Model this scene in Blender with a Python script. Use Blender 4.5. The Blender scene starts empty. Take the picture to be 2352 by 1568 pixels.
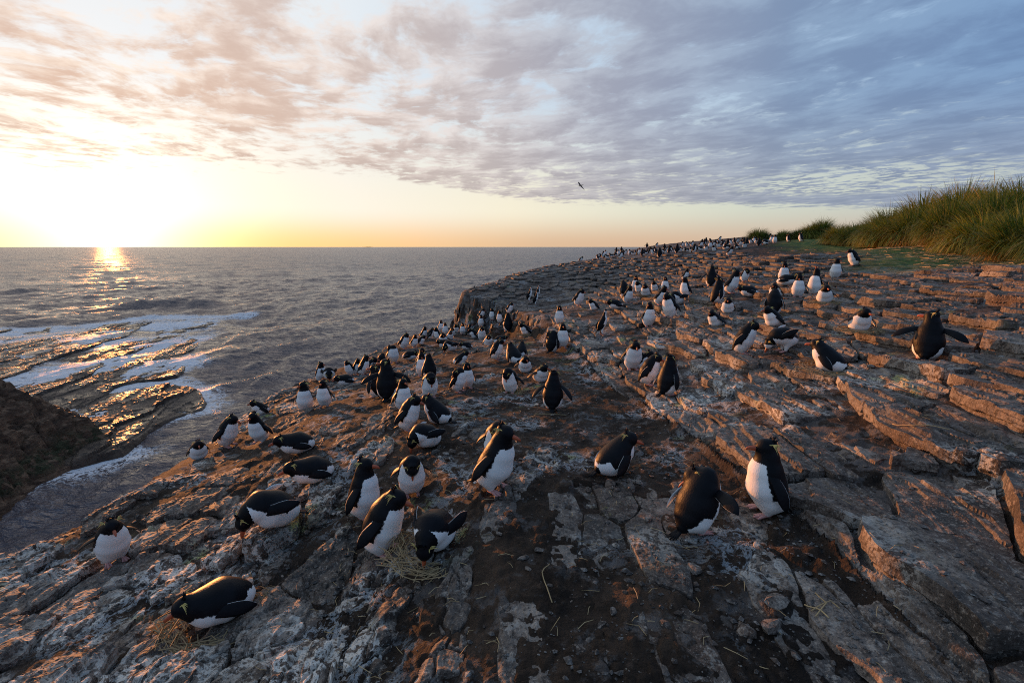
import bpy, math, random, time
import numpy as np
T0 = time.time()
rng = np.random.default_rng(7)
random.seed(7)
scene = bpy.context.scene
COL = scene.collection

# ------------------------------------------------------------------ camera
LENS = 17.0
F = LENS / 36.0 * 2352.0                   # focal length in pixels of a 2352 px wide frame
PITCH = math.atan((784 - 567) / F)
CP, SP = math.cos(PITCH), math.sin(PITCH)
cam_data = bpy.data.cameras.new('camera')
cam_data.lens = LENS
cam_data.sensor_width = 36.0
cam_data.clip_start = 0.05
cam_data.clip_end = 60000.0
cam = bpy.data.objects.new('camera', cam_data)
COL.objects.link(cam)
cam.location = (0, 0, 0)
cam.rotation_euler = (math.pi / 2 - PITCH, 0, 0)
scene.camera = cam
SEA = -9.0

# ------------------------------------------------------------------ render look
scene.view_settings.view_transform = 'Standard'
scene.view_settings.look = 'None'
scene.view_settings.exposure = 0.12
scene.view_settings.gamma = 1.0
scene.view_settings.use_curve_mapping = False
scene.render.engine = 'CYCLES'
scene.cycles.use_denoising = False
scene.cycles.filter_width = 1.05
scene.cycles.max_bounces = 5
scene.cycles.diffuse_bounces = 3
scene.cycles.glossy_bounces = 3
scene.cycles.sample_clamp_indirect = 3.0
scene.cycles.sample_clamp_direct = 9.0

# ------------------------------------------------------------------ sun and sky
SUN_AZ = math.atan((265 - 1176) / F)       # from +Y towards +X
SUN_EL = math.radians(1.1)
sun_dir = (math.sin(SUN_AZ) * math.cos(SUN_EL), math.cos(SUN_AZ) * math.cos(SUN_EL), math.sin(SUN_EL))
sd = bpy.data.lights.new('sun', 'SUN')
sd.energy = 5.0
sd.color = (1.0, 0.36, 0.10)
sd.angle = math.radians(1.0)
so = bpy.data.objects.new('sun', sd)
COL.objects.link(so)
import mathutils
so.rotation_euler = mathutils.Vector(sun_dir).to_track_quat('Z', 'Y').to_euler()


class NT:
    """tiny helper to write node graphs"""
    def __init__(self, tree):
        self.t = tree
        tree.nodes.clear()

    def n(self, typ, ins=None, **props):
        nd = self.t.nodes.new(typ)
        for k, v in props.items():
            setattr(nd, k, v)
        for k, v in (ins or {}).items():
            self.put(nd.inputs[k], v)
        return nd

    def put(self, sock, v):
        if isinstance(v, bpy.types.NodeSocket):
            self.t.links.new(v, sock)
        elif isinstance(v, bpy.types.Node):
            self.t.links.new(v.outputs[0], sock)
        else:
            if hasattr(sock, 'default_value') and isinstance(v, (tuple, list)) and len(v) == 3 and len(sock.default_value) == 4:
                v = (*v, 1.0)
            sock.default_value = v

    def m(self, op, a, b=0.0, c=0.0, clamp=False):
        nd = self.t.nodes.new('ShaderNodeMath')
        nd.operation = op
        nd.use_clamp = clamp
        self.put(nd.inputs[0], a)
        self.put(nd.inputs[1], b)
        self.put(nd.inputs[2], c)
        return nd.outputs[0]

    def v(self, op, a, b=(0, 0, 0), c=(0, 0, 0)):
        nd = self.t.nodes.new('ShaderNodeVectorMath')
        nd.operation = op
        self.put(nd.inputs[0], a)
        if op == 'SCALE':
            self.put(nd.inputs['Scale'], b)
        else:
            self.put(nd.inputs[1], b)
        if op == 'MULTIPLY_ADD':
            self.put(nd.inputs[2], c)
        return nd.outputs['Value'] if op in ('DOT_PRODUCT', 'LENGTH') else nd.outputs[0]

    def mix(self, fac, a, b, mode='MIX'):
        nd = self.t.nodes.new('ShaderNodeMix')
        nd.data_type = 'RGBA'
        nd.blend_type = mode
        nd.clamp_result = False
        self.put(nd.inputs[0], fac)
        self.put(nd.inputs[6], a)
        self.put(nd.inputs[7], b)
        return nd.outputs[2]

    def ss(self, x, a, b, lo=0.0, hi=1.0):
        nd = self.t.nodes.new('ShaderNodeMapRange')
        nd.interpolation_type = 'SMOOTHSTEP'
        self.put(nd.inputs[0], x)
        for i, q in enumerate((a, b, lo, hi)):
            nd.inputs[i + 1].default_value = q
        return nd.outputs[0]

    def noise(self, vec, scale, detail=4.0, rough=0.55, dist=0.0, out=0, dims='3D'):
        nd = self.t.nodes.new('ShaderNodeTexNoise')
        nd.noise_dimensions = dims
        self.put(nd.inputs['Vector'], vec)
        nd.inputs['Scale'].default_value = scale
        nd.inputs['Detail'].default_value = detail
        nd.inputs['Roughness'].default_value = rough
        nd.inputs['Distortion'].default_value = dist
        return nd.outputs[out]

    def ramp(self, x, stops, interp='LINEAR'):
        nd = self.t.nodes.new('ShaderNodeValToRGB')
        cr = nd.color_ramp
        cr.interpolation = interp
        while len(cr.elements) < len(stops):
            cr.elements.new(0.5)
        for e, (pos, c) in zip(cr.elements, stops):
            e.position = pos
            e.color = (*c, 1.0)
        self.put(nd.inputs[0], x)
        return nd.outputs[0]


world = bpy.data.worlds.new('World')
scene.world = world
world.use_nodes = True
w = NT(world.node_tree)
tc = w.n('ShaderNodeTexCoord')
D = w.v('NORMALIZE', tc.outputs['Generated'])
sep = w.n('ShaderNodeSeparateXYZ', {0: D})
dx, dy, dz = sep.outputs
el = w.m('MAXIMUM', dz, 0.0)
nish = w.n('ShaderNodeTexSky', sky_type='NISHITA', sun_disc=False, sun_elevation=SUN_EL, sun_rotation=SUN_AZ,
           air_density=1.0, dust_density=1.5, ozone_density=1.2)
# closeness to the sun, 1 at the sun
hs = w.n('ShaderNodeCombineXYZ', {0: dx, 1: dy, 2: 0.0})
hs = w.v('NORMALIZE', hs.outputs[0])
az_c = w.v('DOT_PRODUCT', hs, (math.sin(SUN_AZ), math.cos(SUN_AZ), 0.0))     # cos of the azimuth off the sun
sc_ = w.v('DOT_PRODUCT', D, (math.sin(SUN_AZ), math.cos(SUN_AZ), 0.02))
ang = w.m('ARCCOSINE', w.m('MINIMUM', sc_, 0.99999))                          # angle off the sun, radians
azang = w.m('ARCCOSINE', w.m('MINIMUM', az_c, 0.99999))
# clear band above the sea: colour by azimuth, then fades upwards to a paler, bluer sky
band_low = w.ramp(w.m('DIVIDE', azang, math.pi), [(0.0, (1.5, 0.86, 0.28)), (0.085, (1.2, 0.72, 0.27)), (0.17, (0.95, 0.62, 0.33)), (0.24, (0.76, 0.52, 0.33)), (0.36, (0.66, 0.47, 0.34)), (0.6, (0.42, 0.34, 0.33)), (1.0, (0.30, 0.27, 0.32))])
band_mid = w.ramp(w.m('DIVIDE', azang, math.pi), [(0.0, (1.02, 0.93, 0.74)), (0.12, (0.96, 0.91, 0.79)), (0.22, (0.93, 0.87, 0.69)), (0.36, (0.66, 0.70, 0.60)), (0.6, (0.40, 0.46, 0.50)), (1.0, (0.26, 0.31, 0.42))])
band_high = w.ramp(w.m('DIVIDE', azang, math.pi), [(0.0, (0.84, 0.87, 0.90)), (0.12, (0.80, 0.86, 0.91)), (0.28, (0.52, 0.66, 0.82)), (0.5, (0.27, 0.44, 0.68)), (1.0, (0.22, 0.35, 0.56))])
clear = w.mix(w.ss(el, 0.0, 0.075), band_low, band_mid)
clear = w.mix(w.ss(el, 0.06, 0.30), clear, band_high)
nmix = w.v('SCALE', nish.outputs[0], 0.10)
clear = w.mix(0.12, clear, nmix)
# clouds: one flat deck, seen in true perspective
inv = w.m('DIVIDE', 1.0, w.m('MAXIMUM', w.m('ADD', dz, 0.012), 0.02))
px_, py_ = w.m('MULTIPLY', dx, inv), w.m('MULTIPLY', dy, inv)
P = w.n('ShaderNodeCombineXYZ', {0: w.m('ADD', px_, w.m('MULTIPLY', py_, 0.12)), 1: w.m('MULTIPLY', py_, 0.80), 2: 0.0}).outputs[0]
P0 = w.n('ShaderNodeCombineXYZ', {0: px_, 1: py_, 2: 0.0}).outputs[0]
warp = w.noise(P, 0.9, 3.0, 0.5, out=1)
Pw = w.v('ADD', P, w.v('SCALE', w.v('SUBTRACT', warp, (0.5, 0.5, 0.5)), 0.55))
n1 = w.noise(Pw, 1.25, 6.0, 0.60)
n2 = w.noise(Pw, 5.0, 5.0, 0.64)
n3 = w.noise(P0, 0.32, 2.0, 0.5)
dens = w.m('ADD', w.m('MULTIPLY', n1, 0.62), w.m('MULTIPLY', n2, 0.38))
# the deck is thin and broken to the left, closed to the right
side = w.m('ADD', w.m('MULTIPLY', dx, 0.10), w.m('MULTIPLY', w.m('SUBTRACT', n3, 0.5), 0.22))
side = w.m('ADD', side, 0.022)
cover = w.ss(w.m('ADD', dens, side), 0.37, 0.53)
# open gap low on the right
gap_v = w.v('LENGTH', w.v('MULTIPLY', w.v('SUBTRACT', P0, (5.1, 7.0, 0)), (0.50, 0.55, 1)))
gap = w.ss(w.m('ADD', gap_v, w.m('MULTIPLY', w.m('SUBTRACT', n2, 0.5), 1.6)), 0.45, 1.1, 0.0, 1.0)
cover_gap = w.ss(w.m('ADD', n2, 0.0), 0.44, 0.56)
cover = w.m('MULTIPLY', cover, w.m('MAXIMUM', gap, cover_gap))
edge = w.m('SUBTRACT', w.m('MINIMUM', w.m('MAXIMUM', w.m('ADD', w.m('MULTIPLY', px_, 1.5), 9.6), 5.9), w.m('ADD', w.m('MULTIPLY', px_, 0.15), 10.2)), py_)
edge = w.m('ADD', edge, w.m('MULTIPLY', w.m('SUBTRACT', n1, 0.5), 4.0))
edge = w.m('ADD', edge, w.m('MULTIPLY', w.m('SUBTRACT', n2, 0.5), 2.5))
edge_m = w.ss(edge, 0.0, 1.3)
cover = w.m('MULTIPLY', cover, edge_m)
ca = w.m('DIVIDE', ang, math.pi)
cloud_dark = w.ramp(ca, [(0.0, (0.72, 0.42, 0.27)), (0.10, (0.64, 0.46, 0.37)), (0.19, (0.51, 0.435, 0.42)), (0.27, (0.335, 0.34, 0.41)), (0.38, (0.180, 0.255, 0.40)), (0.50, (0.118, 0.215, 0.405)), (1.0, (0.15, 0.22, 0.35))])  # last stop: unseen sky behind the camera, brightened to fill shaded faces
cloud_lit = w.ramp(ca, [(0.0, (1.0, 0.82, 0.62)), (0.10, (0.92, 0.78, 0.68)), (0.19, (0.76, 0.70, 0.68)), (0.27, (0.47, 0.50, 0.57)), (0.38, (0.25, 0.355, 0.51)), (0.50, (0.165, 0.30, 0.52)), (1.0, (0.26, 0.34, 0.47))])  # last stop raised likewise, as fill from the unseen sky
thick = w.m('ADD', w.m('MULTIPLY', w.noise(Pw, 2.4, 6.0, 0.62), 0.6), w.m('MULTIPLY', n1, 0.4))
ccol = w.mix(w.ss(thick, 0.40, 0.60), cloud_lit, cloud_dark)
# the lower clouds over the sea are warmer and greyer
low = w.ss(el, 0.05, 0.26, 1.0, 0.0)
ccol = w.mix(w.m('MULTIPLY', low, 0.55), ccol, w.mix(w.ss(ca, 0.18, 0.42), w.mix(w.ss(thick, 0.40, 0.62), (0.62, 0.52, 0.45), (0.43, 0.38, 0.365)), w.mix(w.ss(thick, 0.40, 0.62), (0.36, 0.35, 0.385), (0.26, 0.275, 0.325))))
# bright hot glow round the sun itself
g1 = w.m('EXPONENT', w.m('MULTIPLY', w.m('POWER', w.m('DIVIDE', ang, 0.105), 1.4), -1.0))
glow = w.mix(1.0, (0, 0, 0), w.v('SCALE', w.n('ShaderNodeCombineXYZ', {0: 1.3, 1: 1.12, 2: 0.82}).outputs[0], g1), 'ADD')
g2 = w.m('EXPONENT', w.m('MULTIPLY', w.m('DIVIDE', ang, 0.30), -1.0))
glow = w.mix(1.0, glow, w.v('SCALE', w.n('ShaderNodeCombineXYZ', {0: 0.13, 1: 0.11, 2: 0.085}).outputs[0], g2), 'ADD')
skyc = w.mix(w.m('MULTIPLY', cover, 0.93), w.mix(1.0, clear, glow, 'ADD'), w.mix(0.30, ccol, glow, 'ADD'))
# under the horizon: dull sea colour
skyc = w.mix(w.ss(dz, -0.02, 0.0), (0.06, 0.06, 0.07), skyc)
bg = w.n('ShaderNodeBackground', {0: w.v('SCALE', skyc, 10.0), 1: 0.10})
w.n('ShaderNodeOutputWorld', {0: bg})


# ------------------------------------------------------------------ helpers: numbers
def sstep(x, a, b):
    t = np.clip((x - a) / (b - a), 0, 1)
    return t * t * (3 - 2 * t)


def h2(ix, iy, s=0):
    ix = ix.astype(np.int64)
    iy = iy.astype(np.int64)
    h = (ix * 374761393 + iy * 668265263 + s * 2147483647) & 0xffffffff
    h = ((h ^ (h >> 13)) * 1274126177) & 0xffffffff
    h = ((h ^ (h >> 16)) * 2246822519) & 0xffffffff
    h = h ^ (h >> 15)
    return (h & 0xffffff) / float(0xffffff)


def vnoise(x, y, s=0):
    ix, iy = np.floor(x), np.floor(y)
    fx, fy = x - ix, y - iy
    fx = fx * fx * (3 - 2 * fx)
    fy = fy * fy * (3 - 2 * fy)
    a, b, c, d = h2(ix, iy, s), h2(ix + 1, iy, s), h2(ix, iy + 1, s), h2(ix + 1, iy + 1, s)
    return (a * (1 - fx) + b * fx) * (1 - fy) + (c * (1 - fx) + d * fx) * fy


def fbm(x, y, o=4, s=0, r=0.5):
    t = 0
    a = 1.0
    n = 0
    ca_, sa_ = 0.8, 0.6
    for i in range(o):
        t = t + a * (vnoise(x, y, s + i) - 0.5)
        n += a
        a *= r
        x, y = (x * ca_ - y * sa_) * 2.03, (x * sa_ + y * ca_) * 2.03
    return t / n * 2.0


def ray(u, v):
    cx = (np.asarray(u, float) - 1176) / F
    cy = (784 - np.asarray(v, float)) / F
    return cx, CP + SP * cy, CP * cy - SP       # for camera depth 1


def at_depth(u, v, z):
    a, b, c = ray(u, v)
    return a * z, b * z, c * z


def polyline_sd(x, y, pts):
    """signed distance to a polyline; positive on its right-hand side going along it"""
    best = np.full(x.shape, 1e9)
    sg = np.ones(x.shape)
    for (ax, ay), (bx, by) in zip(pts[:-1], pts[1:]):
        ex, ey = bx - ax, by - ay
        L2 = ex * ex + ey * ey
        t = np.clip(((x - ax) * ex + (y - ay) * ey) / L2, 0, 1)
        qx, qy = x - ax - t * ex, y - ay - t * ey
        d = qx * qx + qy * qy
        cr = ey * qx - ex * qy
        m = d < best - 1e-12
        best = np.where(m, d, best)
        sg = np.where(m, np.sign(cr), sg)
    return np.sqrt(best) * sg


def poly_sd(x, y, pts):
    pts = pts + [pts[0]]
    best = np.full(x.shape, 1e9)
    ins_ = np.zeros(x.shape, bool)
    for (ax, ay), (bx, by) in zip(pts[:-1], pts[1:]):
        ex, ey = bx - ax, by - ay
        t = np.clip(((x - ax) * ex + (y - ay) * ey) / (ex * ex + ey * ey), 0, 1)
        best = np.minimum(best, (x - ax - t * ex) ** 2 + (y - ay - t * ey) ** 2)
        c_ = ((ay > y) != (by > y)) & (x < (bx - ax) * (y - ay) / (by - ay + 1e-12) + ax)
        ins_ ^= c_
    return np.sqrt(best) * np.where(ins_, 1, -1)


# ------------------------------------------------------------------ the lie of the land
# measured ground points: x, y, z
CT = [(1.54, 2.69, -1.62), (-0.15, 3.08, -1.69), (-0.83, 2.86, -1.95), (-1.11, 3.30, -1.97), (-3.15, 3.42, -2.44), (0.50, 5.64, -1.98),
      (-2.93, 6.56, -2.36), (-2.95, 7.27, -2.50), (1.83, 5.49, -1.71), (1.76, 6.85, -1.76), (1.13, 11.47, -1.85), (1.80, 12.95, -1.60),
      (3.96, 4.51, -1.01), (9.38, 13.49, -0.53), (7.52, 11.35, -0.71), (5.66, 9.05, -0.88), (5.48, 9.29, -0.93), (2.94, 9.0, -1.42),
      (3.05, 6.23, -1.34), (-4.0, 6.43, -2.79), (-3.48, 6.28, -2.66), (-3.1, 13.71, -2.93), (-2.94, 11.69, -2.87), (-1.47, 5.8, -2.02),
      (-1.70, 8.93, -2.46), (-0.95, 14.94, -2.91), (-0.10, 11.97, -2.30), (0.87, 17.15, -2.02), (4.77, 11.65, -1.03), (4.31, 9.63, -1.02),
      (6.67, 18.83, -1.10), (10.89, 32.49, -0.39), (10.49, 44.0, -0.70), (18.47, 31.57, 0.27), (8.13, 18.42, -0.62), (8.6, 28.69, -0.75),
      (16.93, 31.88, 0.19)]
CT += [at_depth(2352, 612, 9.5), at_depth(2200, 583, 15.5), at_depth(2060, 575, 20.0), at_depth(1925, 566, 27.0), at_depth(1850, 553, 36.0),
       at_depth(1700, 551.5, 50.0), at_depth(1600, 557, 50.0), at_depth(1500, 567.5, 50.0), at_depth(1420, 577, 50.0), at_depth(1200, 625, 25.5),
       at_depth(1300, 603, 34.0), at_depth(1090, 659, 19.5), (3.0, 1.2, -1.30), (-3.0, 1.2, -2.2), (0, 1.0, -1.72), (6, 2.0, -0.60),
       (-7.0, 3.0, -3.05), (9, 5, -0.25), at_depth(30, 1262, 4.4), at_depth(292, 1132, 5.2), at_depth(1760, 545, 55.0)]
CT = np.array(CT)
# the long step that runs away from the camera: a kerb near by, a cliff at its far end
SC_PTS = [(1.75, 0.3), (1.66, 2.5), (1.62, 4.2), (1.5, 5.5), (1.12, 9.0), (0.62, 12.6), (-0.35, 15.6), (-1.55, 17.3), (-2.6, 18.6), (-4.2, 19.6)]
SC_Y = np.array([0, 2.5, 5.0, 9.0, 12.0, 14.0, 17.0, 20.0])
SC_H = np.array([0.13, 0.13, 0.12, 0.20, 0.42, 0.80, 1.25, 1.3])


def scarp(x, y, w_=0.5):
    d = poly_sd(x, y, SC_PTS + [(-4.2, 260), (260, 260), (260, -30), (1.75, -30)])
    hgt = np.interp(y, SC_Y, SC_H)
    wd = np.interp(y, [5, 12, 17], [0.10, 0.45, 0.55])
    dd = d + 0.35 * np.interp(y, [4, 12], [0.12, 1.0]) * fbm(x * 1.3, y * 1.3, 3, 91)
    k = np.clip(dd / wd + 0.5, 0, 1)
    k = np.where(y > 9, 0.35 * k + 0.65 * np.floor(k * 4 + 0.5 + 0.5 * fbm(x * 2, y * 2, 2, 77)) / 4, k)
    return hgt * np.clip(k, 0, 1) , dd


def _w(x, y):
    r = np.hypot(x, y)
    return np.arctan2(x, y) * 1.6, np.log(np.maximum(r, 0.3))


_sc, _ = scarp(CT[:, 0], CT[:, 1])
_a, _l = _w(CT[:, 0], CT[:, 1])
_n = len(CT)


def _k(d2):
    return 0.5 * d2 * np.log(d2 + 1e-12)


_K = _k((_a[:, None] - _a) ** 2 + (_l[:, None] - _l) ** 2) + np.eye(_n) * 0.01
_Pm = np.c_[np.ones(_n), CT[:, 0] / 10, CT[:, 1] / 10, _l, _a]
_M = np.block([[_K, _Pm], [_Pm.T, np.zeros((5, 5))]])
_sol = np.linalg.lstsq(_M, np.r_[CT[:, 2] - _sc, np.zeros(5)], rcond=None)[0]


def tps(x, y):
    shp = x.shape
    x, y = x.ravel(), y.ravel()
    out = np.empty(x.shape)
    for i in range(0, len(x), 60000):
        xs, ys = x[i:i + 60000], y[i:i + 60000]
        a, l = _w(xs, ys)
        o = _sol[_n] + _sol[_n + 1] * xs / 10 + _sol[_n + 2] * ys / 10 + _sol[_n + 3] * l + _sol[_n + 4] * a
        o = o + _k((a[:, None] - _a) ** 2 + (l[:, None] - _l) ** 2) @ _sol[:_n]
        out[i:i + 60000] = o
    return out.reshape(shp)


def smooth_base(x, y):
    return tps(x, y) + scarp(x, y)[0]


def hit(u, v, fn, zmin=1.2, zmax=95, steps=900):
    """where pixel rays of the measured picture meet a surface"""
    u, v = np.asarray(u, float), np.asarray(v, float)
    z = np.exp(np.linspace(math.log(zmin), math.log(zmax), steps))
    a, b, c = ray(u, v)
    X, Y, Z = a[:, None] * z, b[:, None] * z, c[:, None] * z
    H = fn(X.ravel(), Y.ravel()).reshape(X.shape)
    below = Z < H
    idx = np.argmax(below, axis=1)
    ok = below.any(axis=1)
    k = np.maximum(idx, 1)
    r = np.arange(len(u))
    g0 = Z[r, k - 1] - H[r, k - 1]
    g1_ = Z[r, k] - H[r, k]
    t = np.clip(g0 / np.where(np.abs(g0 - g1_) < 1e-9, 1, g0 - g1_), 0, 1)
    zz = z[k - 1] * (1 - t) + z[k] * t
    return a * zz, b * zz, c * zz, zz, ok


# the shoreline edge of the ground, seen as its outline against the water
EDGE_PIX = [(-420, 1440, 3.9), (-200, 1350, 4.1), (0, 1274, 4.4), (150, 1215, 4.7), (292, 1132, 5.2), (380, 1080, 5.6), (450, 1030, 6.3), (520, 978, 6.9), (640, 900, 8.3), (735, 862, 9.6),
            (880, 803, 12.2), (935, 772, 14.2), (1010, 752, 15.6), (1052, 744, 16.4)]
COAST = []
_eh = hit([q[0] for q in EDGE_PIX], [q[1] for q in EDGE_PIX], smooth_base)
for i_, (u, v, z) in enumerate(EDGE_PIX):
    zz_ = float(_eh[3][i_]) if _eh[4][i_] and 0.75 * z < _eh[3][i_] < 1.35 * z and u >= 0 else z
    a, b, c = at_depth(u, v, zz_)
    print('edge', u, v, z, round(float(_eh[3][i_]), 2))
    COAST.append((a, b))
COAST += [(-1.95, 17.6), (-1.85, 19.0), (-1.1, 21.5), at_depth(1200, 625, 26.5)[:2], at_depth(1300, 603, 35)[:2], at_depth(1380, 588, 46)[:2],
          at_depth(1500, 567, 56)[:2], at_depth(1600, 557, 60)[:2], at_depth(1700, 551, 66)[:2], (50, 72), (90, 80)]
COAST = [(float(a), float(b)) for a, b in COAST]
COAST[0:0] = [(-9.0, -3.0)]
BANK = [at_depth(1880, 552, 40)[:2], at_depth(1925, 566, 27)[:2], at_depth(2060, 575, 20)[:2], at_depth(2200, 583, 15.5)[:2], at_depth(2352, 606, 10.6)[:2], (11.0, 6.0), (12.5, 0.0)]
BANK = [(float(a), float(b)) for a, b in BANK]


def coast_in(x, y):
    return poly_sd(x, y, COAST + [(160, 80), (160, -60), (-9, -60)])


def coast_drop(t, x, y):
    tt = t + 0.24 * fbm(x * 1.1, y * 1.1, 4, 31) * np.clip(np.hypot(x, y) / 8, 0.3, 1.0) + 0.05
    a = np.clip(0.35 - tt, 0, None)
    drop = 0.45 * np.minimum(a, 0.5) ** 2 + np.clip(-tt, 0, None) * 3.4
    return drop


def bank(x, y):
    return poly_sd(x, y, BANK + [(12.5, -60), (160, -60), (160, 90), (60, 90)])


def base(x, y):
    t = coast_in(x, y)
    h = smooth_base(x, y)
    d = bank(x, y)
    h = h + 0.55 * sstep(d, 0.2, 3.5) + 0.45 * sstep(d, 3, 9)
    return h, t


# ------------------------------------------------------------------ slabs
def cell_layer(x, y, sx, sy, seed, warp=0.10, wf=1.2, p=3.0, rot=0.0):
    c_, s_ = math.cos(rot), math.sin(rot)
    xr = x * c_ - y * s_
    yr = x * s_ + y * c_
    X = (xr + warp * fbm(x * wf, y * wf, 3, seed + 5)) / sx
    Y = (yr + 1.6 * warp * fbm(x * wf + 9, y * wf, 3, seed + 6)) / sy
    ix, iy = np.floor(X), np.floor(Y)
    d1 = np.full(x.shape, 1e9)
    d2 = d1.copy()
    ci, cj = ix.copy(), iy.copy()
    for i in (-1, 0, 1):
        for j in (-1, 0, 1):
            a, b = ix + i, iy + j
            jx = a + 0.5 + 0.42 * (2 * h2(a, b, seed) - 1)
            jy = b + 0.5 + 0.42 * (2 * h2(a, b, seed + 1) - 1)
            d = (np.abs(X - jx) ** p + np.abs(Y - jy) ** p) ** (1 / p)
            m = d < d1
            d2 = np.where(m, d1, np.minimum(d2, d))
            ci = np.where(m, a, ci)
            cj = np.where(m, b, cj)
            d1 = np.where(m, d, d1)
    cxn = (ci + 0.5 + 0.42 * (2 * h2(ci, cj, seed) - 1)) * sx
    cyn = (cj + 0.5 + 0.42 * (2 * h2(ci, cj, seed + 1) - 1)) * sy
    cxw = cxn * c_ + cyn * s_
    cyw = -cxn * s_ + cyn * c_
    return ci, cj, cxw, cyw, (d2 - d1) * 0.5 * sx * 1.2


def ground_fn(x, y, full=True):
    """slab top, soil top, cell key"""
    hb, t = base(x, y)
    r = np.hypot(x, y)
    _, sd_ = scarp(x, y)
    right = sd_ > 0
    bk = bank(x, y)
    # right of the step: long plates; left: smaller blocks
    li, lj, lx, ly, le = cell_layer(x, y, 0.32, 0.50, 11, 0.12, 1.6, 2.8, 0.10)
    ri, rj, rx, ry, re = cell_layer(x, y, 0.36, 0.95, 23, 0.09, 1.3, 3.2, 0.03)
    ni, nj, nx_, ny_, ne = cell_layer(x, y, 0.62, 0.95, 29, 0.14, 1.1, 3.0, -0.12)
    nb = y + 0.25 * fbm(x * 1.5, y * 1.5, 2, 33) - 2.75
    big = right & (nb < 0)
    ne = np.minimum(ne, np.abs(nb) * 0.8 + 0.004)
    re = np.minimum(re, np.abs(nb) * 0.8 + 0.004)
    mi, mj, mx_, my_, me_ = cell_layer(x, y, 0.22, 0.66, 37, 0.04, 1.6, 3.2, -0.02)
    mb = np.minimum(x + 0.20 + 0.02 * fbm(x * 2, y * 1.2, 2, 35), np.minimum(3.0 + 0.9 * fbm(x * 2.2, y * 2.2, 2, 36) - y, -sd_ - 0.12))
    mid = (~right) & (mb > 0)
    me_ = np.minimum(me_, np.abs(mb) + 0.003)
    le = np.minimum(le, np.abs(mb) + 0.012)
    li, lj, lx, ly, le = [np.where(mid, a_, b_) for a_, b_ in ((mi, li), (mj, lj), (mx_, lx), (my_, ly), (me_, le))]
    ri, rj, rx, ry, re = [np.where(big, a_, b_) for a_, b_ in ((ni, ri), (nj, rj), (nx_, rx), (ny_, ry), (ne, re))]
    ci = np.where(right, ri, li)
    cj = np.where(right, rj, lj)
    cx = np.where(right, rx, lx)
    cy = np.where(right, ry, ly)
    ed = np.where(right, np.minimum(re, np.abs(sd_) + 0.004), np.minimum(le, np.abs(sd_) + 0.01))
    key = (ci.astype(np.int64) + 2000) * 16000 + (cj.astype(np.int64) + 2000) * 4 + right + 2 * (big | mid)
    uk, first, invk = np.unique(key.ravel(), return_index=True, return_inverse=True)
    invk = invk.reshape(key.shape)
    bx, by = cx.ravel()[first], cy.ravel()[first]
    bc = smooth_base(bx, by)
    # keep a plate on its own side of the step
    _, sdc = scarp(bx, by)
    cross = (sdc > 0) != (uk % 2 == 1)
    bc = np.where(cross, hb.ravel()[first], bc)
    rr = uk % 2 == 1
    hu = h2(uk, uk * 0 + 3, 5)
    hv = h2(uk, uk * 0 + 4, 5)
    hw = h2(uk, uk * 0 + 5, 5)
    mm = uk % 4 == 2
    bb = uk % 4 == 3
    off = np.where(bb, (hu - 0.4) * 0.10, np.where(rr, (hu - 0.4) * 0.095, np.where(mm, (hu - 0.45) * 0.055 + 0.012, (hu - 0.45) * 0.105)))
    # nearest plates are broad and fairly level
    tx = (hv - 0.5) * np.where(rr, 0.07, np.where(mm, 0.05, 0.14))
    ty = (hw - 0.5) * np.where(rr, 0.06, 0.14)
    flat = np.where(bb, 0.35, np.where(rr, 0.22, 0.6))
    bcv = bc[invk]
    top = bcv + flat[invk] * np.clip(hb - bcv, -0.25, 0.25) + off[invk] + tx[invk] * (x - cx) + ty[invk] * (y - cy)
    top = np.clip(top, hb - 0.14, hb + 0.15)
    top = np.where(sd_ > 0, np.where(sd_ < 0.5, np.maximum(top, hb - 0.03), top), top)
    # thin laminae broken back along the strike
    lam = fbm(x * 2.6, y * 0.9, 4, 61)
    k = np.where(right, 0.7, np.where(mid, 0.2, 0.55))
    q = lam * 5.0
    fq = np.floor(q)
    lam_s = (fq + sstep(q - fq, 0.80, 1.0)) / 5.0
    top = top + 0.10 * lam_s * k
    # bedding: the rock splits into thin ledges
    bed = 0.027
    hs_ = top + 0.055 * fbm(x * 1.5, y * 0.55, 4, 63) + 0.018 * fbm(x * 4.0, y * 1.6, 2, 65)
    qb = hs_ / bed
    fb_ = qb - np.floor(qb)
    stp = (np.floor(qb) + sstep(fb_, 0.80, 1.0) + 0.04 * fb_) * bed
    kb = np.where(big, 0.55, np.where(right, 0.96, np.where(mid, 0.0, 0.45))) * np.clip(1.35 - r / 45, 0.4, 1)
    top = top * (1 - kb) + stp * kb
    # smaller broken blocks riding on the big ones
    ai, aj, _u1, _u2, ae = cell_layer(x, y, 0.125, 0.19, 311, 0.07, 3.0, 2.4, 0.25)
    bi, bj, _u1, _u2, be_ = cell_layer(x, y, 0.15, 0.62, 331, 0.08, 2.0, 2.6, 0.05)
    msk = sstep(fbm(x * 0.8, y * 0.6, 3, 341), -0.18, 0.10)
    oa = (h2(ai, aj, 3) - 0.6) * 0.060 * sstep(ae, 0.0, 0.014) - 0.022 * np.clip(1 - ae / 0.008, 0, 1)
    ob = (h2(bi, bj, 3) - 0.6) * 0.060 * sstep(be_, 0.0, 0.016) - 0.016 * np.clip(1 - be_ / 0.006, 0, 1)
    top = top + msk * np.where(right, ob * np.where(big, 0.4, 0.7), oa * np.where(mid, 0.25, 1.0))
    # worn edges, rougher and rounder on the left
    e_r = 0.035 + 0.02 * vnoise(x * 7, y * 7, 3)
    e_r = np.where(right, e_r * 0.35, e_r)
    wear = np.clip(1 - ed / e_r, 0, 1)
    top = top - np.where(right, 0.007, np.where(mid, 0.012, 0.026)) * wear ** 2
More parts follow.
